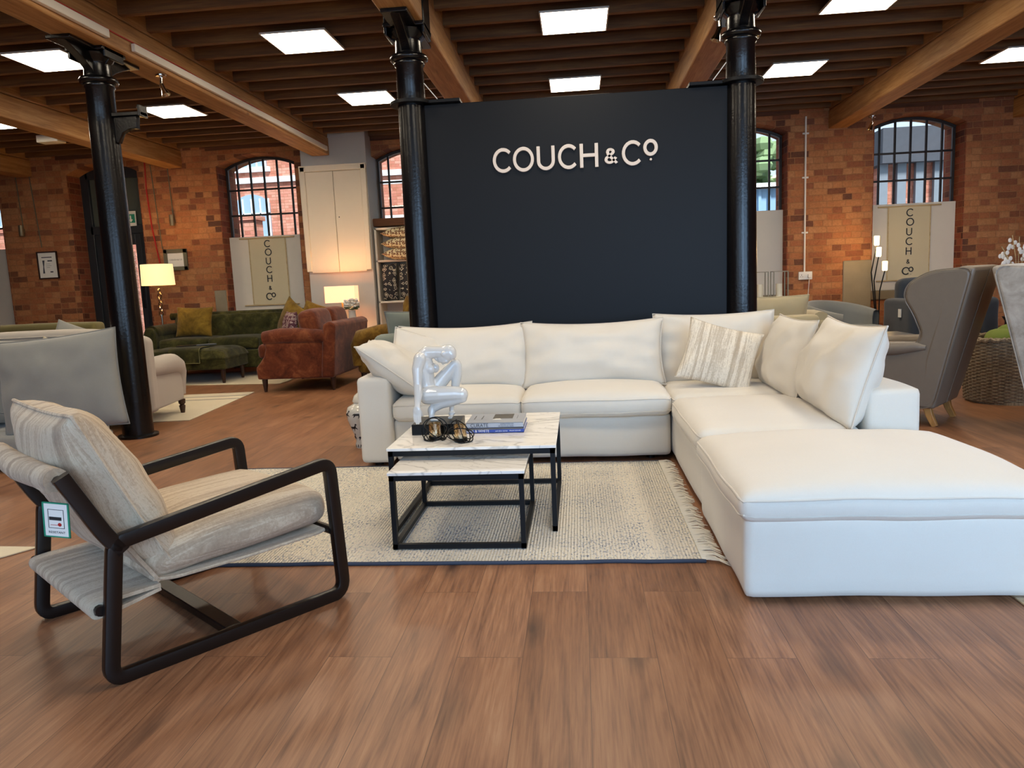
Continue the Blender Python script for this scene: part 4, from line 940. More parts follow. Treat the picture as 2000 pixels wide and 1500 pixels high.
# rust loveseat
t = thing('loveseat', 'rust velvet scroll arm loveseat seen from its side and back', 'sofa', (-3.42, 9.36, 0))
def side(y0, y1):
    pts = [(-.50, .16), (-.515, .30), (-.46, .36), (-.40, .44), (-.375, .52), (-.375, .60), (.44, .60), (.44, .16)]
    return MB().prism(pts, y0, y1)
for s in (-1, 1):
    y0, y1 = (-.69, -.56) if s < 0 else (.56, .69)
    obj('arm_panel', side(y0, y1), 'rust', t, bevel=.02, seg=3)
    m = MB().tube([(-.40, s * .63, .655), (-.2, s * .63, .68), (.1, s * .63, .675), (.42, s * .63, .64)], [.085, .095, .095, .085], 18); obj('arm', m, 'rust', t, smooth=True)
    obj('arm_button', MB()._sph((-.14, s * .63 - .095, .665), .012, 10, 8, (1, .6, 1))._sph((.2, s * .63 - .095, .66), .012, 10, 8, (1, .6, 1)), 'rust', t, smooth=True)
obj('base', MB().box(-.44, .44, -.56, .56, .16, .40), 'rust', t, bevel=.015)
obj('seat_cushion', block_mb(.82, 1.1, .17, r=.05, crown=.03, seed=2)[0].xf(Matrix.Translation((-.13, 0, .40))), 'rust', t, smooth=True, angle=80)
b = MB().prism([(.30, .16), (.46, .16), (.52, .80), (.44, .84), (.36, .80)], -.71, .71); obj('back', b, 'rust', t, bevel=.03, seg=3)
for s in (-1, 1):
    m, _ = block_mb(.62, .24, .42, r=.07, crown=.03, seed=5 + s); o = obj('back_cushion', m, 'rust', t, smooth=True, angle=80); place(o, (.20, s * .33, .545), (-.18, 0, PI / 2))
    mm = MB()
legs(t, [(-.44, -.62), (.42, -.62), (.42, .62), (-.44, .62)], .17, .036, .017)
loose('scatter_cushion', 'plum and cream patterned cushion on the rust loveseat', 'cushion', .42, .36, .15, 'plum', (-3.62, 8.98, .61), (-.2, 0, -.9), 44)
# gold buttoned chair and sage armchair behind the display wall column
t = thing('buttoned_chair', 'gold velvet buttoned armchair between the loveseat and the column', 'armchair', (-2.32, 9.3, 0), -.35)
bk = tufted('back', .62, .66, .12, 'gold', t, 5, 5, seed=6); place(bk, (.26, .0, .46), (-.25, 0, -PI / 2)); 
obj('seat', block_mb(.66, .66, .32, r=.06, crown=.03)[0].xf(Matrix.Translation((-.08, 0, .14))), 'gold', t, smooth=True, angle=80)
for s in (-1, 1): obj('arm', MB().tube([(.30, s * .34, .70), (.0, s * .36, .66), (-.3, s * .35, .60), (-.38, s * .34, .5), (-.38, s * .34, .25)], [.09, .1, .1, .08, .06], 14, up=(0, 1, 0)), 'gold', t, smooth=True)
legs(t, [(-.32, -.3), (.25, -.3), (.25, .3), (-.32, .3)], .145, .03, .016)
t = thing('armchair', 'sage grey armchair partly hidden behind the left display column', 'armchair', (-1.62, 7.55, 0), .1)
block('base', -.42, .42, -.42, .42, .1, .42, 'sage', t, None, r=.05)
block('arm', -.46, -.28, -.44, .44, .1, .70, 'sage', t, None, r=.08, crown=.02)
block('arm', .28, .46, -.44, .44, .1, .70, 'sage', t, None, r=.08, crown=.02)
block('back', -.44, .44, -.44, -.22, .1, .74, 'sage', t, None, r=.08, crown=.02)
o = cushion('back_cushion', .66, .48, .2, 'sage', t, 51, 'grey_pipe'); place(o, (0, -.16, .5), (.2, 0, 0))
legs(t, [(-.38, -.36), (.38, -.36), (.38, .36), (-.38, .36)], .1, .03, .02)
# side table, lamp, flowers
t = thing('side_table', 'dark side table holding the peach lamp, behind the rust loveseat', 'side table', (-3.45, 10.95, 0))
obj('table_top', MB().box(-.22, .22, -.24, .24, .70, .73), 'dark_wood', t, bevel=.004); legs(t, [(-.19, -.2), (.19, -.2), (.19, .2), (-.19, .2)], .70, .02, .015, 'dark_wood')
t = thing('table_lamp', 'lit table lamp with rectangular peach shade before the cream cupboard', 'lamp', (-3.53, 10.95, .73))
obj('lamp_base', MB().lathe([(.001, 0), (.07, 0), (.07, .012), (.02, .03), (.012, .06), (.012, .34), (.001, .345)], n=20), 'brass', t, smooth=True, angle=50)
obj('lamp_shade', MB().box(-.225, -.219, -.11, .11, .285, .53).box(.219, .225, -.11, .11, .285, .53).box(-.225, .225, -.11, -.104, .285, .53).box(-.225, .225, .104, .11, .285, .53), 'shade_peach', t)
l = bpy.data.lights.new('lamp_glow', 'POINT'); l.energy = 14; l.color = (1, .62, .3); l.shadow_soft_size = .04
o = bpy.data.objects.new('lamp_glow', l); COL.objects.link(o); o.location = (-3.53, 10.95, 1.14)
t = thing('flower_vase', 'white bunch of flowers in a pale vase beside the peach lamp', 'flowers', (-3.32, 10.72, .73))
obj('vase', MB().lathe([(.001, 0), (.045, 0), (.06, .06), (.05, .14), (.055, .17), (.045, .17)], n=20), 'porcelain', t, smooth=True)
random.seed(3); m = MB(); lf = MB()
for i in range(60):
    a = random.random() * 6.3; r_ = .11 * random.random() ** .5; c = (r_ * math.cos(a), r_ * math.sin(a), .25 + .1 * random.random() - r_ * .3); m._sph(c, .024, 7, 5, (1, 1, .6))
for i in range(24):
    a = random.random() * 6.3; lf._sph((.09 * math.cos(a), .09 * math.sin(a), .18 + random.random() * .04), .03, 6, 4, (1, .5, .3))
obj('blooms', m, 'petal', t, smooth=True); obj('leaves', lf, 'leafgreen', t, smooth=True)
# floor lamp by the door
t = thing('floor_lamp', 'lit floor lamp with cream drum shade and chrome link stem by the door', 'lamp', (-6.3, 10.8, 0))
obj('base', MB().lathe([(.001, 0), (.15, 0), (.15, .02), (.02, .035), (.001, .036)], n=28), 'chrome', t, smooth=True, angle=50)
m = MB().tube([(0, 0, .03), (0, 0, .95)], .014, 10); obj('stem', m, 'chrome', t, smooth=True)
m = MB()
for k in range(6):
    z = .97 + k * .066; a = k * PI / 2
    m.tube([(.028 * math.cos(q * PI / 8) * math.cos(a), .028 * math.cos(q * PI / 8) * math.sin(a), z + .036 * math.sin(q * PI / 8)) for q in range(16)], .009, 6, True)
obj('links', m, 'chrome', t, smooth=True)
obj('lamp_shade', MB().lathe([(.235, 1.39), (.225, 1.70), (.222, 1.70), (.232, 1.39)], n=40), 'shade_warm', t, smooth=True, angle=60)
l = bpy.data.lights.new('lamp_glow', 'POINT'); l.energy = 11; l.color = (1, .66, .3); l.shadow_soft_size = .05
o = bpy.data.objects.new('lamp_glow', l); COL.objects.link(o); o.location = (-6.3, 10.8, 1.55)
# shelving with cushions, inside the recess right of the cupboard
t = thing('shelf_unit', 'white cube shelving full of folded cushions right of the cupboard', 'shelf', (-2.5, 11.62, 0))
m = MB()
for x in (-.6, .57): m.box(x, x + .03, -.2, .2, 0, 2.12)
for z in (.02, .97, 1.6, 2.09): m.box(-.6, .6, -.2, .2, z, z + .03)
m.box(-.6, .6, .18, .2, 0, 2.12); obj('carcass', m, 'white_board', t, bevel=.002)
struct('trim_40', MB().box(-3.13, -1.87, 11.5, 11.8, 2.15, 2.27), 'lintel', bevel=.01)
for k in range(3):
    o = cushion('folded_cushion', .95, .44, .2, 'tribal', None, 60 + k); tag(o, 'multicolour woven cushion lying in the shelf unit, %s of the stack' % ('bottom', 'middle', 'top')[k], 'cushion', 'cushions stacked on the shelf'); place(o, (-2.5, 11.28, 1.715 + k * .155), (-PI / 2 + .02, 0, 0)); o.scale = (1, 1, .72)
for k in range(4):
    o = cushion('folded_cushion', .24, .58, .2, 'ikat', None, 64 + k); tag(o, 'black and cream ikat cushion standing in the shelf, %s from the left' % ('first', 'second', 'third', 'fourth')[k], 'cushion', 'ikat cushions standing on the shelf'); place(o, (-2.92 + k * .27, 11.5, 1.002), (0, 0, 0))
# ------------------------------------------------------------------ right side
t = thing('sand_sofa', 'sand linen sofa seen from behind, right of the display wall', 'sofa', (1.75, 8.0, 0))
block('back', -.9, .62, -.42, -.24, .12, .76, 'sand', t, None, r=.05, crown=.0)
block('base', -.9, .62, -.3, .45, .12, .45, 'sand', t, None, r=.04)
obj('arm', MB().tube([(.64, -.36, .70), (.66, 0, .70), (.66, .42, .69)], [.085, .09, .085], 14), 'sand', t, smooth=True)
block('arm_panel', .56, .70, -.38, .42, .12, .7, 'sand', t, None, r=.03)
for i, (x, w_) in enumerate(((-.55, .7), (.2, .74))):
    o = cushion('back_cushion', w_, .46, .24, 'sand', t, 70 + i, 'sand', pinch=.05); place(o, (x, -.12, .50), (.2, 0, .06))
legs(t, [(-.8, -.35), (.55, -.35), (.55, .38), (-.8, .38)], .125, .03, .02)
loose('scatter_cushion', 'small sand cushion slumped on the sand sofa by the column', 'cushion', .42, .36, .15, 'sand', (1.66, 8.08, .58), (.15, .3, .1), 72)
t = thing('console_table', 'dark console table holding the candle lantern, behind the sand sofa', 'table', (2.45, 9.95, 0))
obj('table_top', MB().box(-.3, .3, -.18, .18, .80, .84), 'dark_wood', t, bevel=.004); legs(t, [(-.27, -.15), (.27, -.15), (.27, .15), (-.27, .15)], .80, .02, .018, 'dark_wood')
t = thing('lantern', 'metal framed double lantern with two white candles on the console', 'lantern', (2.45, 9.9, .84))
m = MB()
for x in (-.21, -.035, .035, .21):
    for y in (-.08, .08): m.box(x - .006, x + .006, y - .006, y + .006, 0, .36)
for z in (0, .35):
    for x0, x1 in ((-.21, -.035), (.035, .21)):
        for y in (-.08, .08): m.box(x0, x1, y - .005, y + .005, z, z + .01)
        for x in (x0, x1): m.box(x - .005, x + .005, -.08, .08, z, z + .01)
m.box(-.21, .21, -.08, .08, -.0005, .006); obj('lantern_frame', m, 'silver', t)
for x in (-.12, .12): obj('pillar_candle', MB().lathe([(.001, .006), (.04, .006), (.04, .2), (.001, .196)], (x, 0, 0), 18), 'candle', t, smooth=True, angle=50)
# tub sofa
t = thing('tub_sofa', 'pale grey curved tub loveseat behind the right sofa cushions', 'sofa', (3.2, 9.35, 0), math.radians(-130))
def tub(a, b):
    q = math.radians(-118 + 236 * a); back = math.cos(q) * .5 + .5
    h = .60 + .22 * back ** .8
    ring = [(1.0, .14), (1.0, .4), (1.03, .9), (1.0, .985), (.93, 1.0), (.86, .97), (.83, .85), (.84, .4), (.84, .14)]
    n = len(ring); f = b * n; i = int(f) % n; r, z = ring[i]
    return (.62 * r * math.sin(q), -.42 * r * math.cos(q) * (1.0), z * h if z > .2 else .14)
m = MB(); m.grid(44, 10, lambda a, b: tub(a, min(b * 10 / 9 * .9, .9999)))
obj('shell', m, 'tub', t, smooth=True, angle=80)
m = MB(); m.lathe([(.001, .14), (.8, .14), (.82, .38), (.8, .47), (.7, .50), (.001, .51)], n=30); m.v = [(x * .64, y * .5 + .06, z) for x, y, z in m.v]; obj('seat', m, 'tub', t, smooth=True, angle=60)
legs(t, [(-.4, -.25), (.4, -.25), (.4, .3), (-.4, .3)], .145, .025, .018)
obj('swing_tag', MB().box(-.52, -.45, -.385, -.38, .58, .68), 'paper', t)
t = thing('low_table', 'dark low table with papers behind the right sofa cushions', 'table', (2.66, 7.2, 0))
obj('table_top', MB().box(-.4, .4, -.3, .3, .55, .575), 'dark_wood', t, bevel=.004); legs(t, [(-.36, -.26), (.36, -.26), (.36, .26), (-.36, .26)], .55, .02, .018, 'dark_wood')
o = obj('magazine', MB().box(-.15, .15, -.11, .11, 0, .014), 'navy'); tag(o, 'dark magazine on the low table, under the white papers', 'magazine'); place(o, (2.62, 7.17, .576), (0, 0, .3))
o = obj('paper_sheet', MB().box(-.14, .14, -.1, .1, 0, .006), 'paper'); tag(o, 'white papers on top of the dark magazine on the low table', 'paper'); place(o, (2.54, 7.2, .591), (0, 0, .1))
# navy armchair
t = thing('navy_armchair', 'navy blue armchair by the right wall, left of the leather wing chair', 'armchair', (4.4, 9.6, 0))
block('arm', -.5, -.3, -.42, .42, .1, .79, 'navy', t, None, r=.06, crown=.01); block('arm', .3, .5, -.42, .42, .1, .79, 'navy', t, None, r=.06, crown=.01)
block('seat', -.32, .32, -.4, .36, .1, .48, 'navy', t, None, r=.05); block('back', -.36, .4, .22, .46, .4, 1.03, 'navy', t, None, r=.08, crown=.02)
legs(t, [(-.42, -.35), (.42, -.35), (.42, .38), (-.42, .38)], .1, .03, .02); obj('swing_tag', MB().box(-.53, -.52, -.2, -.13, .58, .68), 'paper', t)
# wing chairs
def wing(name, label, loc, rz, mat, legm, seatmat):
    t = thing(name, label, 'armchair', loc, rz)
    def flare(m):
        m.v = [(x * (.78 + .22 * min(1, max(0, (z - .14) / .85))), y, z) for x, y, z in m.v]; return m
    prof = fillet([(0, a, b) for a, b in [(-.20, .14), (.36, .14), (.40, .57), (.10, .585), (-.08, .62), (-.12, .70), (-.06, .86), (-.0, .96), (-.02, 1.06), (-.16, 1.155), (-.45, 1.175)]], .09, 5, True)
    for s in (-1, 1):
        x0, x1 = (.29, .385) if s > 0 else (-.385, -.29)
        m = MB().prism([(p.y, p.z) for p in prof], x0, x1, 'yz'); obj('wing_side', flare(m), mat, t, bevel=.022, seg=3)
        m = MB().tube([(s * .335, -.15, .60), (s * .335, -.08, .605), (s * .337, .05, .59), (s * .337, .2, .58), (s * .337, .36, .57), (s * .337, .40, .55)], [.02, .04, .052, .056, .052, .03], 14); obj('arm', m, mat, t, smooth=True)
        e = [Vector((s * .386, p.y, p.z)) for p in prof]; m = MB().tube(e, .004, 5, True); obj('piping', flare(m), mat, t, smooth=True)
    b = MB().prism([(-.205, .14), (-.1, .14), (-.14, .5), (-.30, 1.14), (-.38, 1.185), (-.46, 1.165)], -.384, .384, 'yz'); obj('back', flare(b), mat, t, bevel=.02, seg=3)
    obj('back_seam', flare(MB().tube([(0, -.208 - .252 * k / 10, .15 + 1.0 * k / 10) for k in range(11)], .0025, 5)), seatmat, t, smooth=True)
    obj('seat_cushion', block_mb(.56, .60, .16, r=.05, crown=.03)[0].xf(Matrix.Translation((0, .09, .34))), seatmat, t, smooth=True, angle=80)
    obj('base', MB().box(-.27, .27, -.15, .36, .14, .36), mat, t, bevel=.01)
    o = cushion('back_cushion', .48, .44, .17, seatmat, t, 81); place(o, (0, -.08, .5), (.22, 0, 0))
    for sx in (-1, 1):
        obj('leg', MB().sweep([(sx * .23, .30, .15), (sx * .23, .31, 0)], rrect(.05, .05, .005, 1), radii=[1, .75], up=(0, 1, 0)), legm, t, smooth=True, angle=40)
        obj('leg', MB().sweep([(sx * .23, -.14, .15), (sx * .232, -.16, .08), (sx * .236, -.20, 0)], rrect(.055, .055, .005, 1), radii=[1, .85, .7], up=(0, 1, 0)), legm, t, smooth=True, angle=40)
    return t
wing('wing_armchair', 'taupe leather wing armchair seen from behind, right of the white sofa', (2.62, 6.02, 0), math.radians(50), 'leather', 'oak_leg', 'leather')
wing('wing_armchair', 'greige velvet wing armchair cut off by the right edge', (3.36, 5.33, 0), math.radians(-128), 'velvet_grey', 'oak_leg', 'velvet_grey')
# wicker basket with lime throws
t = thing('wicker_basket', 'grey wicker basket standing between the two wing chairs', 'basket', (3.68, 6.75, 0))
m = MB(); rows_ = 38
def wk(a, b):
    q = 2 * PI * a; row = b * rows_; z = .015 + b * .53; R = .29 + .045 * b
    k = .007 * math.sin(q * 23 + (int(row) % 2) * PI) + .005 * math.sin((row % 1) * PI)
    return ((R + k) * 1.1 * math.cos(q), (R + k) * .95 * math.sin(q), z)
m.grid(184, rows_ * 4 + 1, wk, True); obj('weave', m, 'wicker', t, smooth=True, angle=180)
m = MB()
for k in range(2): m.tube([((.335 + .01 * math.sin(q * 12 + k * 2)) * 1.1 * math.cos(q * PI / 36), (.335 + .01 * math.sin(q * 12 + k * 2)) * .95 * math.sin(q * PI / 36), .55 + .012 * math.sin(q * 2.2 + k * 3)) for q in range(72)], .016, 6, True)
obj('rim', m, 'wicker', t, smooth=True)
obj('basket_base', MB().lathe([(.001, 0), (.29, 0), (.29, .02), (.001, .02)], n=30), 'wicker', t, smooth=True, angle=40)
obj('handle', MB().tube(fillet([(-.1, -.33, .5), (-.1, -.37, .6), (.1, -.37, .6), (.1, -.33, .5)], .06, 4), .013, 8), 'wicker', t, smooth=True)
for i, (x, y, z, r_) in enumerate(((3.60, 6.66, .48, .0), (3.75, 6.85, .5, .8))):
    m, _ = block_mb(.28, .2, .12, r=.055, crown=.03, seed=i, wr=.015); o = obj('folded_throw', m, 'lime', None, smooth=True, angle=90); tag(o, 'lime green folded throw in the wicker basket, %s one' % ('nearer', 'farther')[i], 'throw', 'lime throws in the basket'); place(o, (x, y, z), (.2, .1, r_))
# white dried stems behind the velvet wing chair
t = thing('stem_vase', 'white lunaria stems in a vase rising behind the wing chairs', 'plant', (4.75, 8.6, .0))
obj('pedestal', MB().lathe([(.14, 0), (.14, .03), (.1, .05), (.1, .55), (.13, .6), (.001, .6)], n=20), 'dark_wood', t, smooth=True, angle=40)
obj('vase', MB().lathe([(.001, .6), (.06, .6), (.09, .7), (.07, .85), (.04, .93), (.045, .96)], n=20), 'vase', t, smooth=True)
random.seed(9); st = MB(); pt_ = MB()
for k in range(6):
    a = random.random() * 6.3; dx, dy = .17 * math.cos(a), .1 * math.sin(a); z1 = 1.28 + .2 * random.random()
    st.tube([(0, 0, .9), (dx * .4, dy * .4, (1.0 + z1) / 2), (dx, dy, z1)], .004, 5)
    for q in range(5):
        f = .6 + .4 * q / 6; c = (dx * f + random.uniform(-.05, .05), dy * f + random.uniform(-.04, .04), .95 + (z1 - .95) * f + random.uniform(-.03, .05)); pt_._sph(c, .021, 8, 5, (1, .25, 1.2))
obj('stems', st, 'pole', t, smooth=True); pb = obj('petals', pt_, 'petal', t, smooth=True); pb['kind'] = 'stuff'
# three-light floor lamp by the banner
t = thing('floor_lamp', 'lit floor lamp with three curved black stems left of the right banner', 'lamp', (4.27, 11.15, 0))
obj('base', MB().lathe([(.001, 0), (.13, 0), (.13, .018), (.03, .03), (.001, .03)], n=24), 'steel', t, smooth=True, angle=50)
for x, z, bx in ((-.03, 1.50, -.09), (.0, 1.34, -.05), (.09, 1.14, .03)):
    obj('stem', MB().tube([(.02 - bx * .2, 0, .02), (bx * .4 + .01, 0, .5), (bx - .005, 0, z * .75), (x, 0, z)], .009, 8), 'steel', t, smooth=True)
    obj('bulb', MB().lathe([(.001, 0), (.028, 0), (.034, .012), (.036, .13), (.03, .135), (.001, .135)], (x, 0, z), 18), 'bulb', t, smooth=True, angle=50)
l = bpy.data.lights.new('lamp_glow', 'POINT'); l.energy = 9; l.color = (1, .6, .22); l.shadow_soft_size = .06
o = bpy.data.objects.new('lamp_glow', l); COL.objects.link(o); o.location = (4.2, 11.05, 1.5)
# ------------------------------------------------------------------ things on the far wall
def banner(label, cx, z0, z1, w_):
    t = thing('wall_banner', label, 'banner', (cx, YW - .1, z0)); Hh = z1 - z0
    m = MB(); m.grid(12, 20, lambda a, b: (-w_ / 2 + w_ * a, -.012 + .005 * math.sin(a * 7 + b * 2), Hh * b)); m.grid(12, 20, lambda a, b: (-w_ / 2 + w_ * a, -.007 + .005 * math.sin(a * 7 + b * 2), Hh * b)); obj('cloth', m, 'canvas', t, smooth=True)
    for z in (0, Hh): obj('pole', MB().tube([(-w_ * .72, -.012, z), (w_ * .72, -.012, z)], .012, 8), 'pole', t, smooth=True)
    for s in (-1, 1): obj('side_border', MB().box(s * (w_ / 2 - .014) - .006, s * (w_ / 2 - .014) + .006, -.021, -.018, 0, Hh), 'pole', t)
    for ch, fr_, sz in (('C', .86, .115), ('O', .735, .115), ('U', .605, .11), ('C', .475, .115), ('H', .345, .11), ('&', .225, .075), ('Co', .075, .115)):
        x = -.35 * sz * 1.1 if ch != 'Co' else -.085
        for q in ch:
            mb, adv = letter_mb(q, sz, .135, .003, x, Hh * fr_, -.021); obj('letter', mb, 'ink', t); x += adv * sz * .98
            if q == 'o': obj('letter', letter_mb('.', sz, .1, .003, x - adv * sz, Hh * fr_ - .02, -.021)[0], 'ink', t)
    return t
banner('canvas banner with upright black letters under the left arched window', -5.0, 1.01, 2.09, .64)
banner('canvas banner with upright black letters under the right arched window', 4.97, .98, 2.08, .63)
def picture(label, cx, z0, z1, w_, fm, fw, art):
    t = thing('picture_frame', label, 'picture', (cx, YF, z0)); Hh = z1 - z0; W = w_ / 2
    obj('frame', MB().box(-W, -W + fw, -.025, 0, 0, Hh).box(W - fw, W, -.025, 0, 0, Hh).box(-W, W, -.025, 0, 0, fw).box(-W, W, -.025, 0, Hh - fw, Hh), fm, t, bevel=.002)
    obj('mount', MB().box(-W + fw, W - fw, -.012, -.004, fw, Hh - fw), 'frost', t); art(t, W, Hh); return t
def cert(t, W, Hh):
    obj('certificate', MB().box(-W + .07, W - .07, -.0135, -.012, .08, Hh - .07), 'paper', t)
    obj('certificate_print', MB().prism([(-.10, .09), (-.065, .09), (-.07, .2), (-.05, .3), (-.09, .3), (-.085, .2)], -.0145, -.0134).box(-.1, .08, -.0145, -.0134, .34, .355).box(.0, .08, -.0145, -.0134, .28, .30).box(-.03, .04, -.0145, -.0134, .24, .244).box(-.03, .06, -.0145, -.0134, .21, .214).box(-.03, .03, -.0145, -.0134, .18, .184).box(.03, .08, -.0145, -.0134, .10, .12), 'slate', t)
picture('brown framed certificate on the left brick pier', -8.65, 1.59, 2.03, .35, 'frame_brown', .018, cert)
def logo(t, W, Hh): text('lettering', 'COUCH & CO', .034, 'ink', t, (0, -.0128, Hh / 2), (PI / 2, 0, 0), 'CENTER', .0003)
picture('grey wood framed sign on the brick pier behind the drum lamp', -6.45, 1.63, 1.965, .39, 'frame_grey', .06, logo)
t = thing('exit_sign', 'green and white emergency exit sign above the door', 'sign', (-7.5, YD - .06, 2.4))
obj('sign_board', MB().box(-.26, .26, -.006, 0, 0, .24), 'white_plastic', t)
obj('sign_panel', MB().box(-.24, .09, -.009, -.006, .05, .19).box(.1, .24, -.009, -.006, .05, .19), 'green_sign', t)
obj('arrow', MB().box(.16, .18, -.011, -.009, .09, .17).prism([(.17, .06), (.205, .1), (.19, .11), (.17, .09), (.15, .11), (.135, .1)], -.011, -.009), 'paper', t)
obj('running_figure', MB()._sph((.05, -.01, .165), .011, 10, 8, (1, .2, 1)).obox((.045, -.01, .15), (.03, -.01, .11), .022, .002, up=(0, 1, 0)).obox((.03, -.01, .11), (.05, -.01, .08), .012, .002, up=(0, 1, 0)).obox((.05, -.01, .08), (.035, -.01, .06), .01, .002, up=(0, 1, 0)).obox((.03, -.01, .11), (.0, -.01, .07), .012, .002, up=(0, 1, 0)).obox((.042, -.01, .145), (.07, -.01, .12), .009, .002, up=(0, 1, 0)).obox((.042, -.01, .145), (.01, -.01, .13), .009, .002, up=(0, 1, 0)), 'paper', t)
text('lettering', 'FIRE EXIT', .045, 'paper', t, (-.225, -.0095, .12), (PI / 2, 0, 0), 'LEFT', .0003)
def wlight(label, x, z):
    t = thing('wall_light', label, 'wall light', (x, YF, z), 0, 'small steel wall lights')
    obj('lamp_tube', MB().lathe([(.001, -.085), (.038, -.085), (.04, -.08), (.04, .08), (.038, .085), (.001, .085)], (0, -.06, 0), 20), 'silver', t, smooth=True, angle=50); obj('bracket', MB().box(-.02, .02, -.03, 0, -.03, .03), 'silver', t)
wlight('small steel tube wall light on the left brick pier', -9.0, 2.38); wlight('small steel tube wall light right of the door', -6.42, 2.42)
def run(name, label, cat, pts, r, mat): tag(obj(name, MB().tube(pts, r, 6), mat, smooth=True), label, cat)
run('conduit', 'thin conduit down to the steel light on the left pier', 'conduit', [(-9.0, YF - .01, 2.46), (-9.03, YF - .01, 3.45)], .008, 'frame_grey')
run('conduit', 'thin conduit down to the certificate on the left pier', 'conduit', [(-8.72, YF - .01, 2.1), (-8.8, YF - .01, 3.45)], .008, 'frame_grey')
run('conduit', 'thin conduit down to the steel light right of the door', 'conduit', [(-6.42, YF - .01, 2.5), (-6.44, YF - .01, 3.3)], .008, 'frame_grey')
run('conduit', 'thin conduit between the red cable and the right steel light', 'conduit', [(-6.66, YF - .01, 1.98), (-6.72, YF - .01, 3.3)], .008, 'frame_grey')
run('cable', 'red cable hanging down the brick wall beside the door', 'cable', [(-6.80, YF - .02, 3.4), (-6.82, YF - .02, 2.9), (-6.79, YF - .02, 2.3), (-6.72, YF - .02, 1.75)], .012, 'red')
t = thing('conduit', 'white conduit running down the brick pier to the double socket', 'conduit', (3.39, YF, 0))
obj('pipe', MB().tube([(0, -.014, 1.16), (0, -.014, 3.42)], .013, 8), 'white_plastic', t, smooth=True)
for z in (1.75, 2.55, 3.18): obj('clip', MB().box(-.045, .045, -.02, 0, z - .012, z + .012), 'white_plastic', t, bevel=.003)
t = thing('wall_socket', 'white double wall socket at the foot of the white conduit', 'socket', (3.4, YF, 1.115))
obj('face_plate', MB().box(-.1, .1, -.035, 0, -.06, .06), 'white_plastic', t, bevel=.006)
obj('socket_holes', MB().box(-.06, -.054, -.037, -.034, .0, .02).box(-.075, -.065, -.037, -.034, -.02, -.012).box(-.048, -.038, -.037, -.034, -.02, -.012), 'ink', t); obj('plug', MB().box(.03, .075, -.07, -.035, -.03, .02), 'white_plastic', t, bevel=.005)
run('cable', 'thin white cable hanging from the double wall socket', 'cable', [(3.45, YF - .06, 1.09), (3.44, YF - .05, .9), (3.42, YF - .05, .5)], .005, 'white_plastic')
struct('trim_41', MB().box(3.95, 4.362, YF - .02, YF + .2, .55, 1.31), 'stone', bevel=.015)
struct('trim_42', MB().box(-5.86, -5.66, YF - .012, YF + .2, .4, 1.28), 'stone', bevel=.015)
o = obj('emergency_light', MB().box(-.16, .16, -.09, .09, 0, .1), 'white_plastic', None, bevel=.01); tag(o, 'white emergency light box under the joists by the door', 'light'); place(o, (-7.3, 10.2, 3.42), (0, 0, 0))
# ================================================================== outside the windows
struct('ground_yard', MB().box(-40, 40, 12.3, 60, -.6, -.5), 'asphalt')
t = thing('brick_building', 'red brick mill building seen through the left arched windows', 'building', (-11, 24, -.5))
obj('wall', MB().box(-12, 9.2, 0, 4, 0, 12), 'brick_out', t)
for bx in range(-12, 8, 3):
    bx = bx - .6
    for z0 in (2.0, 5.75):
        ar = arch(bx + .5, bx + 1.7, z0 + 2.6, .3); m = MB(); m.prism([(bx + .5, z0), (bx + 1.7, z0)] + ar[::-1], -.06, .02); wf = obj('window', m, 'out_pane', t)
        m = MB().box(bx + .4, bx + 1.8, -.12, .05, z0 - .15, z0)
        for k in range(5): m.box(bx + .5 + k * .29, bx + .54 + k * .29, -.1, -.05, z0, z0 + 2.75)
        for k in range(1, 4): m.box(bx + .5, bx + 1.7, -.1, -.05, z0 + k * .75, z0 + k * .75 + .05)
        obj('window_bars', m, 'out_white', wf)
obj('string_course', MB().box(-12, 9.2, -.1, 0, 5.25, 5.42), 'out_white', t)
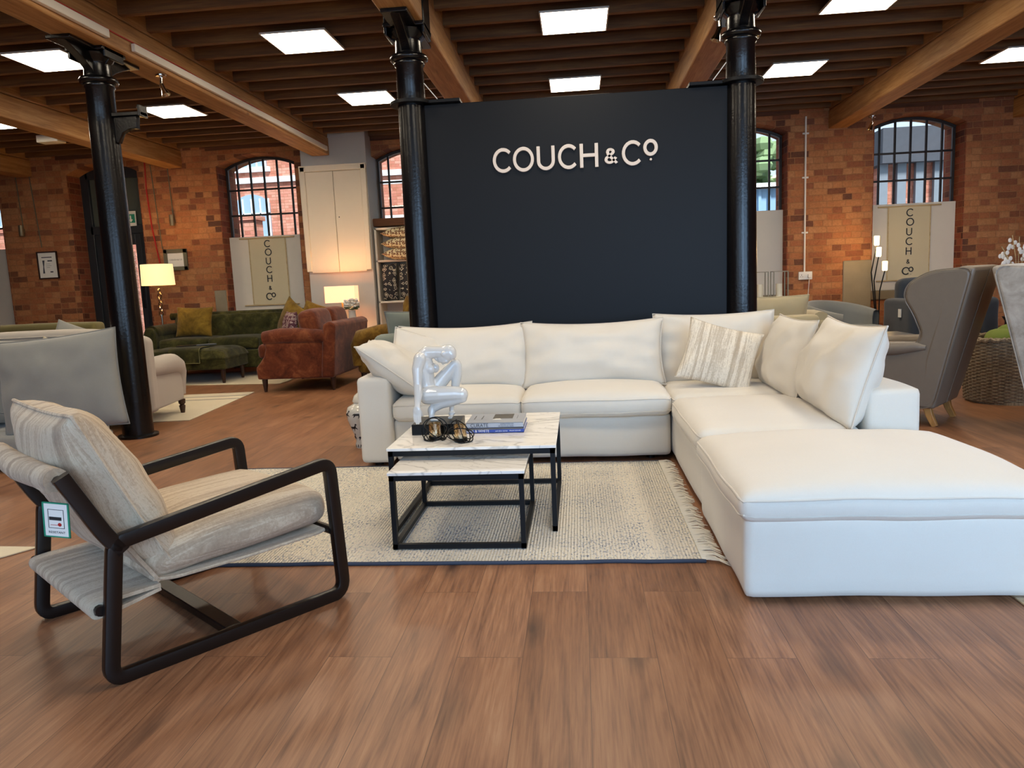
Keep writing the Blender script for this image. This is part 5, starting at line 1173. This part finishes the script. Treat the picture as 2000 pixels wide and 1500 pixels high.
tag(obj('boundary_wall', MB().box(-14, -7.4, 17, 17.4, -.5, 2.9).box(-14, -7.35, 16.95, 17.45, 2.9, 3.0), 'brick_out'), 'brick yard wall seen low through the left arched window', 'wall')
t = thing('fire_escape', 'white metal stair frame seen through the window above the shelving', 'stairs', (-3.5, 17.5, -.5))
m = MB()
for x in (-1.2, -.4, .4, 1.2): m.box(x - .05, x + .05, -.05, .05, 0, 4.2)
for z in (2.6, 3.3, 4.1): m.box(-1.2, 1.2, -.05, .05, z, z + .08)
m.box(-.1, 1.1, -.6, -.05, 2.6, 3.5); obj('stair_frame', m, 'out_white', t)
t = thing('shed', 'pale blue metal shed seen through the window right of the display wall', 'shed', (5.0, 22, -.5))
m = MB().box(-3, 1.2, 0, 3, 0, 4.0)
for k in range(16): m.box(-3 + k * .26, -2.92 + k * .26, -.05, 0, 0, 4.0)
obj('wall', m, 'out_blue', t); obj('roof', MB().box(-3.1, 1.3, -.2, 3, 4.0, 4.15), 'out_white', t)
t = thing('tree', 'leafy green tree beyond the blue shed', 'tree', (5.9, 28, -.5)); random.seed(4); m = MB()
for k in range(160):
    a, b_ = random.random() * 6.3, random.random(); R_ = 2.6 * random.random() ** .4
    m._sph((R_ * math.cos(a) * math.sin(b_ * PI), R_ * math.sin(a) * math.sin(b_ * PI), 4.6 + 1.7 * R_ / 2.6 * math.cos(b_ * PI)), .35, 6, 4, (1, 1, .8))
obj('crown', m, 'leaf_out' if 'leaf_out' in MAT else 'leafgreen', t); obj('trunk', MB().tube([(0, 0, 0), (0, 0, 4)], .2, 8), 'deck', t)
t = thing('extension_building', 'brick and grey metal extension seen through the right arched window', 'building', (11, 19, -.5))
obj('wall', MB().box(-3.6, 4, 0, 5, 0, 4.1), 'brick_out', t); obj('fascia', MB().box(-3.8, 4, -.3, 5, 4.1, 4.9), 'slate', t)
m = MB()
for k in range(18): m.box(-3.8 + k * .42, -3.6 + k * .42, -.12, 0, 2.6, 4.1)
obj('cladding', m, 'out_grey', t)
